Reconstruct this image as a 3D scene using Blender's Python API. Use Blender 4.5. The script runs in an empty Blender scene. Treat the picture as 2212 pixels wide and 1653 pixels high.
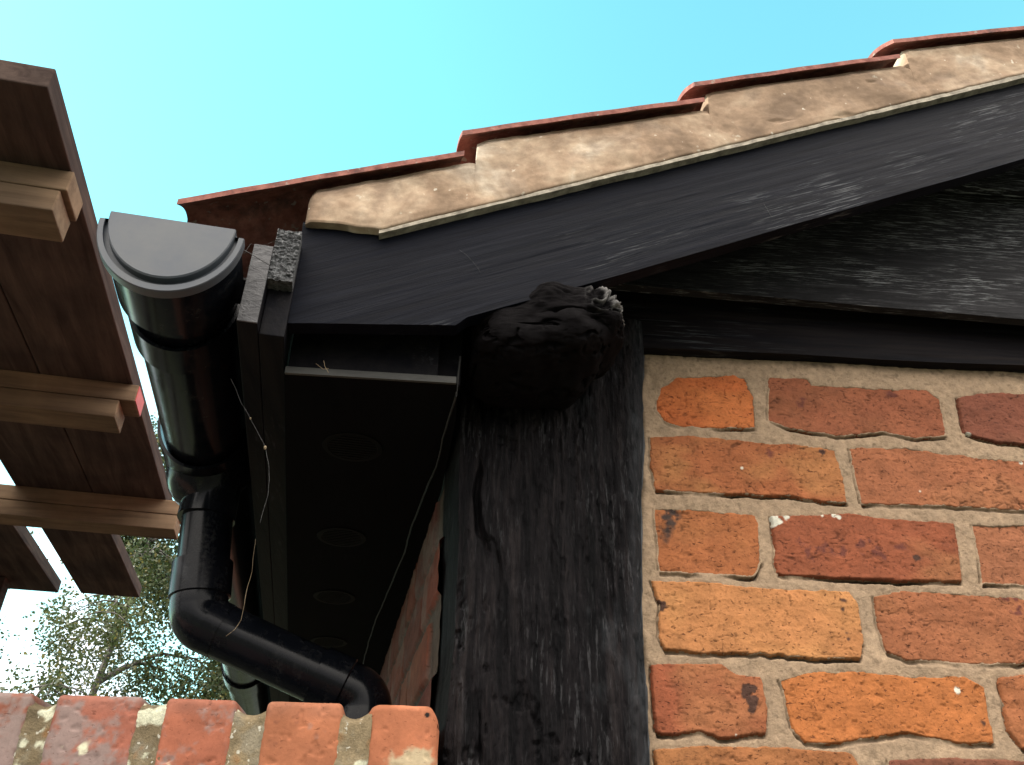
import bpy, math, random
import numpy as np
from mathutils import Vector, Matrix

random.seed(7)
RNG = np.random.default_rng(11)
S = bpy.context.scene
COL = S.collection

# ------------------------------------------------------------------ camera
PITCH, YAW, ROLL = (math.radians(a) for a in (33.2, 5.0, 0.75))
f_ = np.array([math.sin(YAW)*math.cos(PITCH), math.cos(YAW)*math.cos(PITCH), math.sin(PITCH)])
r0 = np.array([math.cos(YAW), -math.sin(YAW), 0.0]); u0 = np.cross(r0, f_)
r_ = math.cos(ROLL)*r0 + math.sin(ROLL)*u0
u_ = -math.sin(ROLL)*r0 + math.cos(ROLL)*u0
CAM = np.array([0.0, 0.0, 1.5])
cd = bpy.data.cameras.new("camera"); cam = bpy.data.objects.new("camera", cd); COL.objects.link(cam)
cd.sensor_width = 36; cd.lens = 36*1850/2212; cd.clip_start = 0.02; cd.clip_end = 3000
cam.matrix_world = Matrix(((r_[0], u_[0], -f_[0], CAM[0]), (r_[1], u_[1], -f_[1], CAM[1]),
                           (r_[2], u_[2], -f_[2], CAM[2]), (0, 0, 0, 1)))
S.camera = cam

# ------------------------------------------------------------------ sky, sun, exposure
SUN_AZ, SUN_EL = math.radians(-88), math.radians(38)      # azimuth from +Y towards +X
w = bpy.data.worlds.new("World"); S.world = w; w.use_nodes = True
nt = w.node_tree; N = nt.nodes; L = nt.links
bg = N['Background']
sky = N.new('ShaderNodeTexSky'); sky.sky_type = 'NISHITA'; sky.sun_disc = False
sky.sun_elevation = SUN_EL; sky.sun_rotation = SUN_AZ
sky.air_density = 1.0; sky.dust_density = 0.25; sky.ozone_density = 1.0
tint = N.new('ShaderNodeMix'); tint.data_type = 'RGBA'; tint.blend_type = 'MULTIPLY'
tint.inputs[0].default_value = 1.0; tint.inputs[7].default_value = (0.80, 1.50, 1.02, 1)
L.new(sky.outputs[0], tint.inputs[6])
# thin bright cloud low over the trees
tc = N.new('ShaderNodeTexCoord'); sep = N.new('ShaderNodeSeparateXYZ'); L.new(tc.outputs['Generated'], sep.inputs[0])
nz = N.new('ShaderNodeTexNoise'); nz.inputs['Scale'].default_value = 3.0; nz.inputs['Detail'].default_value = 6
L.new(tc.outputs['Generated'], nz.inputs['Vector'])
m1 = N.new('ShaderNodeMath'); m1.operation = 'MULTIPLY_ADD'; m1.inputs[1].default_value = 0.15
L.new(nz.outputs['Fac'], m1.inputs[0]); L.new(sep.outputs['Z'], m1.inputs[2])
mr = N.new('ShaderNodeMapRange'); mr.inputs['From Min'].default_value = 0.40; mr.inputs['From Max'].default_value = 0.68; mr.interpolation_type = 'SMOOTHSTEP'
mr.inputs['To Min'].default_value = 1; mr.inputs['To Max'].default_value = 0
L.new(m1.outputs[0], mr.inputs['Value'])
cl = N.new('ShaderNodeMix'); cl.data_type = 'RGBA'; cl.inputs[7].default_value = (4.6, 5.0, 5.4, 1)
dt = N.new('ShaderNodeVectorMath'); dt.operation = 'DOT_PRODUCT'; dt.inputs[1].default_value = (math.sin(SUN_AZ*.5), math.cos(SUN_AZ*.5), 0)
L.new(tc.outputs['Generated'], dt.inputs[0])
md = N.new('ShaderNodeMapRange'); md.inputs['From Min'].default_value = -.1; md.inputs['From Max'].default_value = .5; L.new(dt.outputs['Value'], md.inputs['Value'])
mm_ = N.new('ShaderNodeMath'); mm_.operation = 'MULTIPLY'; nc = N.new('ShaderNodeTexNoise'); nc.inputs['Scale'].default_value = 9; nc.inputs['Detail'].default_value = 4; L.new(tc.outputs['Generated'], nc.inputs['Vector'])
mc_ = N.new('ShaderNodeMapRange'); mc_.inputs['From Min'].default_value = .42; mc_.inputs['From Max'].default_value = .58; mc_.inputs['To Min'].default_value = .3; L.new(nc.outputs['Fac'], mc_.inputs['Value'])
mq = N.new('ShaderNodeMath'); mq.operation = 'MULTIPLY'; L.new(mr.outputs[0], mq.inputs[0]); L.new(mc_.outputs[0], mq.inputs[1]); L.new(mq.outputs[0], mm_.inputs[0]); L.new(md.outputs[0], mm_.inputs[1])
L.new(mm_.outputs[0], cl.inputs[0]); L.new(tint.outputs[2], cl.inputs[6])
# unseen bright cloud bank added behind the camera to light the gable
nb_ = N.new('ShaderNodeTexNoise'); nb_.inputs['Scale'].default_value = 2.2; nb_.inputs['Detail'].default_value = 5; L.new(tc.outputs['Generated'], nb_.inputs['Vector'])
ba = N.new('ShaderNodeMath'); ba.operation = 'MULTIPLY_ADD'; ba.inputs[1].default_value = .35; L.new(nb_.outputs['Fac'], ba.inputs[0]); L.new(sep.outputs['Y'], ba.inputs[2])
bm_ = N.new('ShaderNodeMapRange'); bm_.inputs['From Min'].default_value = .15; bm_.inputs['From Max'].default_value = .42; bm_.inputs['To Min'].default_value = 1; bm_.inputs['To Max'].default_value = 0
L.new(ba.outputs[0], bm_.inputs['Value'])
cb = N.new('ShaderNodeMix'); cb.data_type = 'RGBA'
cz0 = N.new('ShaderNodeMapRange'); cz0.inputs['From Min'].default_value = .12; cz0.inputs['From Max'].default_value = .75; L.new(sep.outputs['Z'], cz0.inputs['Value'])
cg = N.new('ShaderNodeMix'); cg.data_type = 'RGBA'; cg.inputs[6].default_value = (2.6, 2.5, 2.5, 1); cg.inputs[7].default_value = (13.0, 12.1, 11.0, 1)
L.new(cz0.outputs[0], cg.inputs[0]); L.new(cg.outputs[2], cb.inputs[7])
L.new(bm_.outputs[0], cb.inputs[0]); L.new(cl.outputs[2], cb.inputs[6])
L.new(cb.outputs[2], bg.inputs['Color']); bg.inputs['Strength'].default_value = 0.12
sd = bpy.data.lights.new("sun", 'SUN'); sd.energy = 2.4; sd.angle = math.radians(0.5); sd.color = (1, 0.95, 0.86)
sun = bpy.data.objects.new("sun", sd); COL.objects.link(sun)
sdir = Vector((math.sin(SUN_AZ)*math.cos(SUN_EL), math.cos(SUN_AZ)*math.cos(SUN_EL), math.sin(SUN_EL)))
sun.rotation_euler = sdir.to_track_quat('Z', 'Y').to_euler(); sun.location = (0, 20, 20)
vs = S.view_settings; vs.view_transform = 'Standard'; vs.look = 'None'; vs.gamma = 1; vs.exposure = 1.9

# ------------------------------------------------------------------ frames and helpers
EA = math.radians(6.7)                                   # the eave runs 6.7 degrees off square
E = np.array([-math.sin(EA), math.cos(EA), 0.0]); R = np.array([math.cos(EA), math.sin(EA), 0.0])
UP = np.array([0, 0, 1.0])
def G(r, e, z): return R*r + E*e + UP*z                  # eave frame to world
def ray(x, y): return f_ + r_*(x-1106.)/1850. - u_*(y-826.5)/1850.
def atY(x, y, Y): d = ray(x, y); return CAM + d*Y/d[1]
def atR(x, y, rr):
    d = ray(x, y); return CAM + d*((rr - CAM@R)/(d@R))
def atE(x, y, ee):
    d = ray(x, y); return CAM + d*((ee - CAM@E)/(d@E))

def _h(ix, iy, iz, seed):
    n = (ix*374761393 + iy*668265263 + iz*2147483647 + seed*974634777) & 0xFFFFFFFF
    n = ((n ^ (n >> 13))*1274126177) & 0xFFFFFFFF
    n = ((n ^ (n >> 16))*2246822519) & 0xFFFFFFFF
    return ((n ^ (n >> 15)) & 0xFFFF)/65535.0
def vnoise(p, seed=0):
    p = np.asarray(p, float); i = np.floor(p).astype(np.int64); f = p-i; f = f*f*(3-2*f)
    o = 0
    for a in (0, 1):
        for b in (0, 1):
            for c in (0, 1):
                wgt = (f[..., 0] if a else 1-f[..., 0])*(f[..., 1] if b else 1-f[..., 1])*(f[..., 2] if c else 1-f[..., 2])
                o = o + wgt*_h(i[..., 0]+a, i[..., 1]+b, i[..., 2]+c, seed)
    return o*2-1
def fbm(p, sc, octv=4, seed=0, gain=0.5):
    p = np.asarray(p)*np.asarray(sc); o = 0; a = 1; t = 0
    for k in range(octv):
        o = o + a*vnoise(p*(2.03**k)+17.3*k, seed+k); t += a; a *= gain
    return o/t
def ridge(p, sc, octv=3, seed=0):
    p = np.asarray(p)*np.asarray(sc); o = 0; a = 1; t = 0
    for k in range(octv):
        o = o + a*(1-np.abs(vnoise(p*(2.03**k)+9.1*k, seed+k))); t += a; a *= .5
    return o/t
def sstep(a, b, x): t = np.clip((x-a)/(b-a), 0, 1); return t*t*(3-2*t)

def settags(o, label=None, cat=None, group=None, kind=None):
    if label: o['label'] = label
    if cat: o['category'] = cat
    if group: o['group'] = group
    if kind: o['kind'] = kind
    return o
def thing(name, loc, label, cat, group=None):
    o = bpy.data.objects.new(name, None); o.empty_display_size = .05; o.location = Vector(loc); COL.objects.link(o)
    return settags(o, label, cat, group)
def absloc(o):
    v = Vector((0, 0, 0))
    while o: v += o.location; o = o.parent
    return v
def mesh_obj(name, verts, faces, mat, parent=None, col=None, smooth=False, pivot=None, label=None, sharp=None):
    verts = np.asarray(verts, float)
    loc = Vector(pivot) if pivot is not None else (absloc(parent) if parent else Vector(verts.mean(axis=0)))
    me = bpy.data.meshes.new(name)
    if isinstance(faces, np.ndarray):
        k = faces.shape[1]; nf = len(faces)
        me.vertices.add(len(verts)); me.vertices.foreach_set('co', (verts-np.array(loc)).ravel())
        me.loops.add(nf*k); me.loops.foreach_set('vertex_index', faces.astype(np.int32).ravel())
        me.polygons.add(nf); me.polygons.foreach_set('loop_start', np.arange(nf, dtype=np.int32)*k)
        me.polygons.foreach_set('loop_total', np.full(nf, k, dtype=np.int32))
        me.update(calc_edges=True); me.validate()
    else:
        me.from_pydata([tuple(v) for v in verts-np.array(loc)], [], [tuple(map(int, f)) for f in faces]); me.validate()
    if smooth: me.polygons.foreach_set('use_smooth', np.ones(len(me.polygons), dtype=bool))
    if sharp is not None: me.set_sharp_from_angle(angle=math.radians(sharp))
    if col is not None:
        ca = me.color_attributes.new('tone', 'FLOAT_COLOR', 'POINT')
        ca.data.foreach_set('color', np.concatenate([col, np.ones((len(col), 1))], 1).ravel())
    me.materials.append(mat)
    o = bpy.data.objects.new(name, me); COL.objects.link(o)
    if parent is not None:
        o.parent = parent; o.location = loc-absloc(parent)
    else: o.location = loc
    if label: o['label'] = label
    return o

def grid_faces(nu, nv, off=0):
    i = np.arange(nu-1)[:, None]; j = np.arange(nv-1)[None, :]
    a = (i*nv+j).ravel()+off
    return np.stack([a, a+nv, a+nv+1, a+1], 1)
def resamp(pl, n, key=None):
    pl = np.asarray(pl, float)
    t = np.concatenate([[0], np.cumsum(np.linalg.norm(np.diff(pl, axis=0), axis=1))]); t /= t[-1]
    s = np.linspace(0, 1, n)
    return np.stack([np.interp(s, t, pl[:, k]) for k in range(3)], 1)
def resamp_x(pl, xs, ax=0):
    pl = np.asarray(pl, float)
    return np.stack([np.interp(xs, pl[:, ax], pl[:, k]) for k in range(3)], 1)
def slab(name, top, bot, nv, back, mat, parent, nrm, disp=None, smooth=True, edge=0.0, label=None, colfn=None, sharp=40):
    """top, bot: (nu,3) front polylines; back: vector to the rear; nrm: outward front normal"""
    top = np.asarray(top); bot = np.asarray(bot); nu = len(top); nrm = np.asarray(nrm, float)
    t = np.linspace(0, 1, nv)[None, :, None]
    Fv = top[:, None]*(1-t)+bot[:, None]*t
    if disp is not None: Fv = Fv+nrm*disp(Fv)[..., None]
    V = Fv.reshape(-1, 3); Fc = grid_faces(nu, nv)
    ring = [i*nv for i in range(nu)]+[(nu-1)*nv+j for j in range(1, nv)]+[i*nv+nv-1 for i in range(nu-2, -1, -1)]+[j for j in range(nv-2, 0, -1)]
    ring = np.array(ring); B = V[ring]+np.asarray(back)
    nb = len(ring); o = len(V); k = np.arange(nb); k2 = (k+1) % nb
    side = np.stack([ring[k2], ring[k], o+k, o+k2], 1)
    backf = np.stack([np.arange(nu-1), np.arange(1, nu), (nb-np.arange(1, nu)-(nv-2)-1+0), (nb-np.arange(0, nu-1)-(nv-2)-1)], 1)
    # back face: bridge the two long sides
    bt = list(range(nu)); bb = [nb-(nv-1)+1-1-i for i in range(nu)]
    bf = [(o+bt[i+1], o+bt[i], o+bb[i], o+bb[i+1]) for i in range(nu-1)] if nv > 1 else []
    V2 = np.concatenate([V, B])
    allf = np.concatenate([Fc, side, np.array(bf)])
    c = colfn(V2) if colfn else None
    return mesh_obj(name, V2, allf, mat, parent, col=c, smooth=smooth, label=label, sharp=sharp)
def box8(c, mat, name, parent, bev=0.0015, label=None, seg=2):
    """c: 8 corners: bottom 4 ccw then top 4"""
    F = [(0, 3, 2, 1), (4, 5, 6, 7), (0, 1, 5, 4), (1, 2, 6, 5), (2, 3, 7, 6), (3, 0, 4, 7)]
    o = mesh_obj(name, c, F, mat, parent, label=label)
    if bev:
        import bmesh
        bm = bmesh.new(); bm.from_mesh(o.data); bmesh.ops.bevel(bm, geom=bm.edges[:], offset=bev, segments=seg, affect='EDGES', profile=.5)
        bm.normal_update(); bm.to_mesh(o.data); bm.free()
    return o
def gbox(name, r1, r2, e1, e2, z1, z2, mat, parent, bev=.0015, label=None):
    c = [G(r1, e1, z1), G(r2, e1, z1), G(r2, e2, z1), G(r1, e2, z1), G(r1, e1, z2), G(r2, e1, z2), G(r2, e2, z2), G(r1, e2, z2)]
    return box8(c, mat, name, parent, bev, label)
def xbox(name, x1, x2, y1, y2, z1, z2, mat, parent, bev=.0015, label=None):
    c = [(x1, y1, z1), (x2, y1, z1), (x2, y2, z1), (x1, y2, z1), (x1, y1, z2), (x2, y1, z2), (x2, y2, z2), (x1, y2, z2)]
    return box8(c, mat, name, parent, bev, label)
def tube_geo(path, rad, ns=16, cap=True):
    P = np.asarray(path, float); n = len(P); rad = np.broadcast_to(rad, (n,))
    T = np.gradient(P, axis=0); T /= np.linalg.norm(T, axis=1)[:, None]+1e-12
    a = np.array([0, 0, 1.0]) if abs(T[0][2]) < .9 else np.array([1.0, 0, 0])
    nx = np.cross(T[0], a); nx /= np.linalg.norm(nx); V = []
    th = np.linspace(0, 2*np.pi, ns, endpoint=False)
    for i in range(n):
        nx = nx-T[i]*(nx@T[i]); nx /= np.linalg.norm(nx); ny = np.cross(T[i], nx)
        V.append(P[i]+rad[i]*(np.cos(th)[:, None]*nx+np.sin(th)[:, None]*ny))
    V = np.concatenate(V); F = []
    for i in range(n-1):
        for j in range(ns):
            F.append((i*ns+j, i*ns+(j+1) % ns, (i+1)*ns+(j+1) % ns, (i+1)*ns+j))
    if cap: F.append(tuple(range(ns))[::-1]); F.append(tuple((n-1)*ns+j for j in range(ns)))
    return V, F
def tube(name, path, rad, mat, parent=None, ns=16, label=None, sharp=35):
    V, F = tube_geo(path, rad, ns)
    return mesh_obj(name, V, F, mat, parent, smooth=True, label=label, sharp=sharp)
def merge(geos):
    V = []; F = []; o = 0
    for v, f in geos:
        V.append(np.asarray(v)); F += [tuple(i+o for i in q) for q in f]; o += len(v)
    return np.concatenate(V), F

# ------------------------------------------------------------------ materials
def newmat(name):
    m = bpy.data.materials.new(name); m.use_nodes = True
    return m, m.node_tree.nodes, m.node_tree.links, m.node_tree.nodes['Principled BSDF']
def coords(N, L, scale=(1, 1, 1), rot=(0, 0, 0)):
    tc = N.new('ShaderNodeTexCoord'); mp = N.new('ShaderNodeMapping')
    mp.inputs['Scale'].default_value = scale; mp.vector_type = 'POINT'
    r = N.new('ShaderNodeMapping'); r.inputs['Rotation'].default_value = rot
    L.new(tc.outputs['Object'], r.inputs[0]); L.new(r.outputs[0], mp.inputs[0]); return mp.outputs[0]
def noise(N, L, vec, scale, detail=6, rough=.6, dist=0):
    n = N.new('ShaderNodeTexNoise'); n.inputs['Scale'].default_value = scale; n.inputs['Detail'].default_value = detail
    n.inputs['Roughness'].default_value = rough; n.inputs['Distortion'].default_value = dist; L.new(vec, n.inputs['Vector']); return n.outputs['Fac']
def ramp(N, L, fac, stops):
    r = N.new('ShaderNodeValToRGB'); e = r.color_ramp.elements
    while len(e) < len(stops): e.new(.5)
    for k, (p, c) in enumerate(stops):
        e[k].position = p; e[k].color = (*c, 1) if len(c) == 3 else c
    L.new(fac, r.inputs[0]); return r.outputs[0]
def mix(N, L, fac, a, b, mode='MIX'):
    m = N.new('ShaderNodeMix'); m.data_type = 'RGBA'; m.blend_type = mode
    for s, v in ((0, fac), (6, a), (7, b)):
        if isinstance(v, (int, float)): m.inputs[s].default_value = v
        elif isinstance(v, tuple): m.inputs[s].default_value = (*v, 1)
        else: L.new(v, m.inputs[s])
    return m.outputs[2]
def math_(N, L, op, a, b=0.0, c=0.0):
    m = N.new('ShaderNodeMath'); m.operation = op
    for s, v in enumerate((a, b, c)):
        if isinstance(v, (int, float)): m.inputs[s].default_value = v
        else: L.new(v, m.inputs[s])
    return m.outputs[0]
def bump(N, L, h, bs, strength=.5, dist=.002):
    b = N.new('ShaderNodeBump'); b.inputs['Strength'].default_value = strength; b.inputs['Distance'].default_value = dist
    L.new(h, b.inputs['Height']); L.new(b.outputs[0], bs.inputs['Normal']); return b

def timber(name, base, dark, streak, amt, grain=(4, 60, 60), rot=(0, 0, 0), rough=.55, bstr=.6, bd=.0015, streakmask=(.52, .66), spec=.07):
    """stained timber, grain along local x after the rotation"""
    m, N, L, b = newmat(name)
    v = coords(N, L, grain, rot); v1 = coords(N, L, (1, 1, 1), rot)
    g = noise(N, L, v, 1.0, 8, .7, .3)
    c = ramp(N, L, g, [(.3, dark), (.7, base)])
    patch = noise(N, L, coords(N, L, (.45, 1, 1.5), rot), 9, 4, .65)
    fine = noise(N, L, coords(N, L, (grain[0]*3.2, grain[1]*4.5, grain[2]*4.5) if grain[0] < grain[1] else tuple(s*5 for s in grain), rot), 1.0, 4, .7)
    pm = ramp(N, L, patch, [(streakmask[0], (0, 0, 0)), (streakmask[1], (1, 1, 1))])
    fm = ramp(N, L, fine, [(.54, (0, 0, 0)), (.62, (1, 1, 1))])
    k = math_(N, L, 'MULTIPLY', math_(N, L, 'MULTIPLY', pm, fm), amt)
    c = mix(N, L, k, c, streak)
    L.new(c, b.inputs['Base Color']); b.inputs['Roughness'].default_value = rough
    b.inputs['Specular IOR Level'].default_value = spec
    h = math_(N, L, 'ADD', g, math_(N, L, 'MULTIPLY', fine, .6))
    bump(N, L, h, b, bstr, bd)
    return m
BLK = (.0045, .0060, .0115); BLD = (.0014, .0020, .0045)  # bluish tint stands in for lens haze over the black timber
M = {}
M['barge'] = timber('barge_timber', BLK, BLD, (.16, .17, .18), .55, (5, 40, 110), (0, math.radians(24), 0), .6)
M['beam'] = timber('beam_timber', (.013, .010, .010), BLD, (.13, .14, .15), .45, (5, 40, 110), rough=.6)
M['board'] = timber('board_timber', (.034, .034, .037), (.010, .010, .011), (.26, .27, .28), 1.0, (8, 60, 150), rough=.62, bstr=.8, streakmask=(.40, .58))
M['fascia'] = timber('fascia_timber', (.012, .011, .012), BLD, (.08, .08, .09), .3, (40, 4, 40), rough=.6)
M['soffit'] = timber('soffit_board', (.006, .006, .007), (.004, .004, .005), (.02, .02, .02), .2, (30, 4, 30), rough=.8, bstr=.2, spec=.03)

def endgrain(name, a, b_, scale=90):
    m, N, L, b = newmat(name)
    v = coords(N, L, (1, 1, 2)); g = noise(N, L, v, scale, 5, .7, .5)
    L.new(ramp(N, L, g, [(.4, a), (.68, b_)]), b.inputs['Base Color']); b.inputs['Roughness'].default_value = .7
    bump(N, L, g, b, 1, .003); return m
M['roughend'] = endgrain('sawn_end', (.02, .02, .023), (.16, .17, .18), 260)
M['greyend'] = endgrain('weathered_end', (.045, .045, .05), (.09, .09, .095), 60)
M['strip'] = timber('soffit_edge', (.10, .10, .095), (.05, .05, .05), (.2, .2, .2), .3, (6, 90, 90), rough=.8)
M['dead'] = endgrain('rotten_timber', (.007, .006, .007), (.035, .03, .03), 70)

def postmat():
    m, N, L, b = newmat('post_timber')
    v = coords(N, L, (90, 90, 6)); v2 = coords(N, L, (1, 1, 1)); v3 = coords(N, L, (260, 260, 30))
    g = noise(N, L, v, 1, 8, .7, .4); p = noise(N, L, v2, 12, 4, .6); f = noise(N, L, v3, 1, 4, .7)
    c = ramp(N, L, g, [(.40, (.0012, .0012, .0018)), (.52, (.007, .006, .007)), (.66, (.020, .0165, .017))])
    k = math_(N, L, 'MULTIPLY', math_(N, L, 'MULTIPLY', ramp(N, L, p, [(.42, (0, 0, 0)), (.6, (1, 1, 1))]), ramp(N, L, f, [(.55, (0, 0, 0)), (.64, (1, 1, 1))])), .45)
    c = mix(N, L, k, c, (.085, .085, .09))
    at = N.new('ShaderNodeAttribute'); at.attribute_name = 'tone'
    c = mix(N, L, 1.0, c, at.outputs[0], 'ADD')
    L.new(c, b.inputs['Base Color']); b.inputs['Roughness'].default_value = .6; b.inputs['Specular IOR Level'].default_value = .08
    bump(N, L, math_(N, L, 'ADD', g, math_(N, L, 'MULTIPLY', f, .8)), b, 1.0, .004); return m
M['post'] = postmat()

def tonemat(name, nscale, var, pit=0.0, rough=.9, bstr=.5, bd=.0012, speck=None, spec=.25):
    """colour from the per-vertex tone of the thing itself, broken up with noise"""
    m, N, L, b = newmat(name); v = coords(N, L)
    at = N.new('ShaderNodeAttribute'); at.attribute_name = 'tone'
    n1 = noise(N, L, v, nscale, 8, .65); n2 = noise(N, L, v, nscale*6, 6, .7)
    c = mix(N, L, 1.0, at.outputs[0], ramp(N, L, n1, [(.3, (1-var,)*3), (.7, (1+var, 1+var*.9, 1+var*.8))]), 'MULTIPLY')
    c = mix(N, L, 1.0, c, ramp(N, L, n2, [(.3, (1-var*.8,)*3), (.7, (1+var*.6,)*3)]), 'MULTIPLY')
    if pit:
        v3 = coords(N, L, (1, 1, 1.8)); n3 = noise(N, L, v3, nscale*4.5, 3, .55, .8)
        c = mix(N, L, ramp(N, L, n3, [(.30, (pit,)*3), (.37, (0, 0, 0))]), c, (.07, .02, .012))
        h = math_(N, L, 'ADD', n2, math_(N, L, 'MULTIPLY', ramp(N, L, n3, [(.30, (0, 0, 0)), (.38, (1, 1, 1))]), 1.2))
    else: h = n2
    if speck:
        n4 = noise(N, L, v, speck[0], 2, .5); c = mix(N, L, ramp(N, L, n4, [(speck[1], (0, 0, 0)), (speck[1]+.03, (1, 1, 1))]), c, speck[2])
    L.new(c, b.inputs['Base Color']); b.inputs['Roughness'].default_value = rough; b.inputs['Specular IOR Level'].default_value = spec
    bump(N, L, h, b, bstr, bd); return m
M['brick'] = tonemat('handmade_brick', 45, .17, .70, .9, .85, .0015)
M['mortar'] = tonemat('lime_mortar', 90, .16, 0, .95, .9, .0018)
M['coping'] = tonemat('coping_brick', 40, .14, .4, .85, .35, .001)
M['copmortar'] = tonemat('old_mortar', 90, .25, 0, .95, .9, .002, (170, .66, (.5, .48, .4)))

def vergemat():
    m, N, L, b = newmat('verge_mortar')
    v = coords(N, L); n1 = noise(N, L, v, 7, 6, .6, .3); n2 = noise(N, L, v, 60, 8, .7); n3 = noise(N, L, v, 14, 8, .62, .6); n4 = noise(N, L, v, 120, 2, .5); n5 = noise(N, L, v, 38, 4, .6)
    c = ramp(N, L, n1, [(.37, (.20, .14, .095)), (.46, (.31, .22, .15)), (.54, (.43, .33, .235)), (.63, (.60, .52, .41))])
    c = mix(N, L, ramp(N, L, n3, [(.50, (0, 0, 0)), (.66, (.60,)*3)]), c, (.17, .125, .095))
    c = mix(N, L, 1.0, c, ramp(N, L, n2, [(.3, (.80,)*3), (.7, (1.15,)*3)]), 'MULTIPLY')
    c = mix(N, L, ramp(N, L, n4, [(.73, (0, 0, 0)), (.77, (.6,)*3)]), c, (.75, .72, .62))
    c = mix(N, L, ramp(N, L, n5, [(.68, (0, 0, 0)), (.76, (.6,)*3)]), c, (.68, .66, .55))
    L.new(c, b.inputs['Base Color']); b.inputs['Roughness'].default_value = .95; b.inputs['Specular IOR Level'].default_value = .2
    bump(N, L, n2, b, .5, .0015); return m
M['verge'] = vergemat()
def simple(name, a, b_, sc=30, rough=.8, bstr=.3, bd=.001, spec=.5, detail=6, lo=.35, hi=.68, aniso=(1, 1, 1)):
    m, N, L, b = newmat(name); v = coords(N, L, aniso); n = noise(N, L, v, sc, detail, .65)
    L.new(ramp(N, L, n, [(lo, a), (hi, b_)]), b.inputs['Base Color']); b.inputs['Roughness'].default_value = rough
    b.inputs['Specular IOR Level'].default_value = spec
    if bstr: bump(N, L, n, b, bstr, bd)
    return m
M['under'] = simple('undercloak', (.16, .14, .11), (.42, .38, .30), 70, .9, .6, .002)
def tilemat():
    m, N, L, b = newmat('clay_tile'); v = coords(N, L); n = noise(N, L, v, 55, 6, .65); n2 = noise(N, L, v, 24, 6, .7); n3 = noise(N, L, v, 90, 3, .5)
    c = ramp(N, L, n, [(.35, (.17, .062, .050)), (.68, (.34, .15, .12))])
    c = mix(N, L, ramp(N, L, n2, [(.52, (0, 0, 0)), (.66, (.75,)*3)]), c, (.055, .045, .045))
    c = mix(N, L, ramp(N, L, n3, [(.64, (0, 0, 0)), (.70, (.7,)*3)]), c, (.30, .28, .24))
    L.new(c, b.inputs['Base Color']); b.inputs['Roughness'].default_value = .88; b.inputs['Specular IOR Level'].default_value = .15
    bump(N, L, n, b, .5, .0015); return m
M['tile'] = tilemat()
def plasticmat():
    m, N, L, b = newmat('black_plastic'); v = coords(N, L); n = noise(N, L, v, 14, 6, .65); n2 = noise(N, L, v, 220, 4, .6); n3 = noise(N, L, coords(N, L, (60, 60, 8)), 1, 5, .6)
    c = ramp(N, L, n, [(.35, (.0025, .0035, .0055)), (.7, (.006, .007, .010))])
    dust = math_(N, L, 'MULTIPLY', ramp(N, L, n3, [(.50, (0, 0, 0)), (.72, (1, 1, 1))]), ramp(N, L, n2, [(.45, (0, 0, 0)), (.65, (.5,)*3)]))
    c = mix(N, L, dust, c, (.05, .05, .048)); L.new(c, b.inputs['Base Color'])
    L.new(math_(N, L, 'MULTIPLY_ADD', n3, .28, .06), b.inputs['Roughness']); b.inputs['Specular IOR Level'].default_value = .2
    bump(N, L, n2, b, .03, .0005); return m
M['plastic'] = plasticmat()
M['plastic_dull'] = simple('grey_plastic', (.042, .055, .078), (.085, .092, .098), 12, .45, .05, .0005, .4, lo=.3, hi=.75)  # bluish to neutral grey, paler than the black channel
M['vent'] = simple('vent_plastic', (.001, .001, .0012), (.0015, .0015, .002), 50, .7, 0, spec=.1)
M['felt'] = simple('roof_felt', (.01, .01, .01), (.02, .02, .02), 30, .9)
M['cable'] = simple('cable_sheath', (.004, .004, .005), (.03, .03, .03), 200, .6)
M['twig'] = simple('dry_twig', (.10, .07, .04), (.28, .22, .14), 200, .9)
M['web'] = simple('dusty_web', (.03, .03, .032), (.10, .10, .10), 300, .9)
M['red'] = simple('red_paint', (.42, .05, .04), (.55, .09, .07), 60, .6, .2)
def plankmat(name, rot, a=(.042, .030, .027), b_=(.095, .070, .060)):
    m, N, L, b = newmat(name); v = coords(N, L, (5, 45, 70), rot)
    n = noise(N, L, v, 1, 7, .65, .6); n2 = noise(N, L, coords(N, L), 8, 4, .6)
    c = ramp(N, L, n, [(.32, a), (.68, b_)])
    c = mix(N, L, 1.0, c, ramp(N, L, n2, [(.35, (.72, .72, .74)), (.65, (1.1, 1.05, 1.0))]), 'MULTIPLY')
    L.new(c, b.inputs['Base Color']); b.inputs['Roughness'].default_value = .85; b.inputs['Specular IOR Level'].default_value = .04
    bump(N, L, n, b, .4, .001); return m
M['plank'] = plankmat('softwood_plank', (0, 0, -EA+math.pi/2))
M['batten'] = plankmat('softwood_batten', (0, 0, -EA), (.14, .098, .066), (.25, .18, .12))

# ------------------------------------------------------------------ ground
def groundmat():
    m, N, L, b = newmat('gravel_ground'); v = coords(N, L); n = noise(N, L, v, 60, 6, .7); n2 = noise(N, L, v, .3, 4, .6)
    c = ramp(N, L, n, [(.3, (.012, .012, .010)), (.7, (.026, .024, .018))]); c = mix(N, L, ramp(N, L, n2, [(.5, (0, 0, 0)), (.6, (.5,)*3)]), c, (.10, .12, .04))
    L.new(c, b.inputs['Base Color']); b.inputs['Roughness'].default_value = .95; bump(N, L, n, b, .6, .01); return m
gm = groundmat()
g = mesh_obj('ground', [(-900, -900, 0), (900, -900, 0), (900, 1500, 0), (-900, 1500, 0)], [(0, 1, 2, 3)], gm); g['kind'] = 'structure'

# ================================================================== OUTBUILDING
bld = thing('outbuilding', (0.25, 0.92, 0), 'brick and black timber outbuilding corner under a low pantile roof', 'building')

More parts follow.
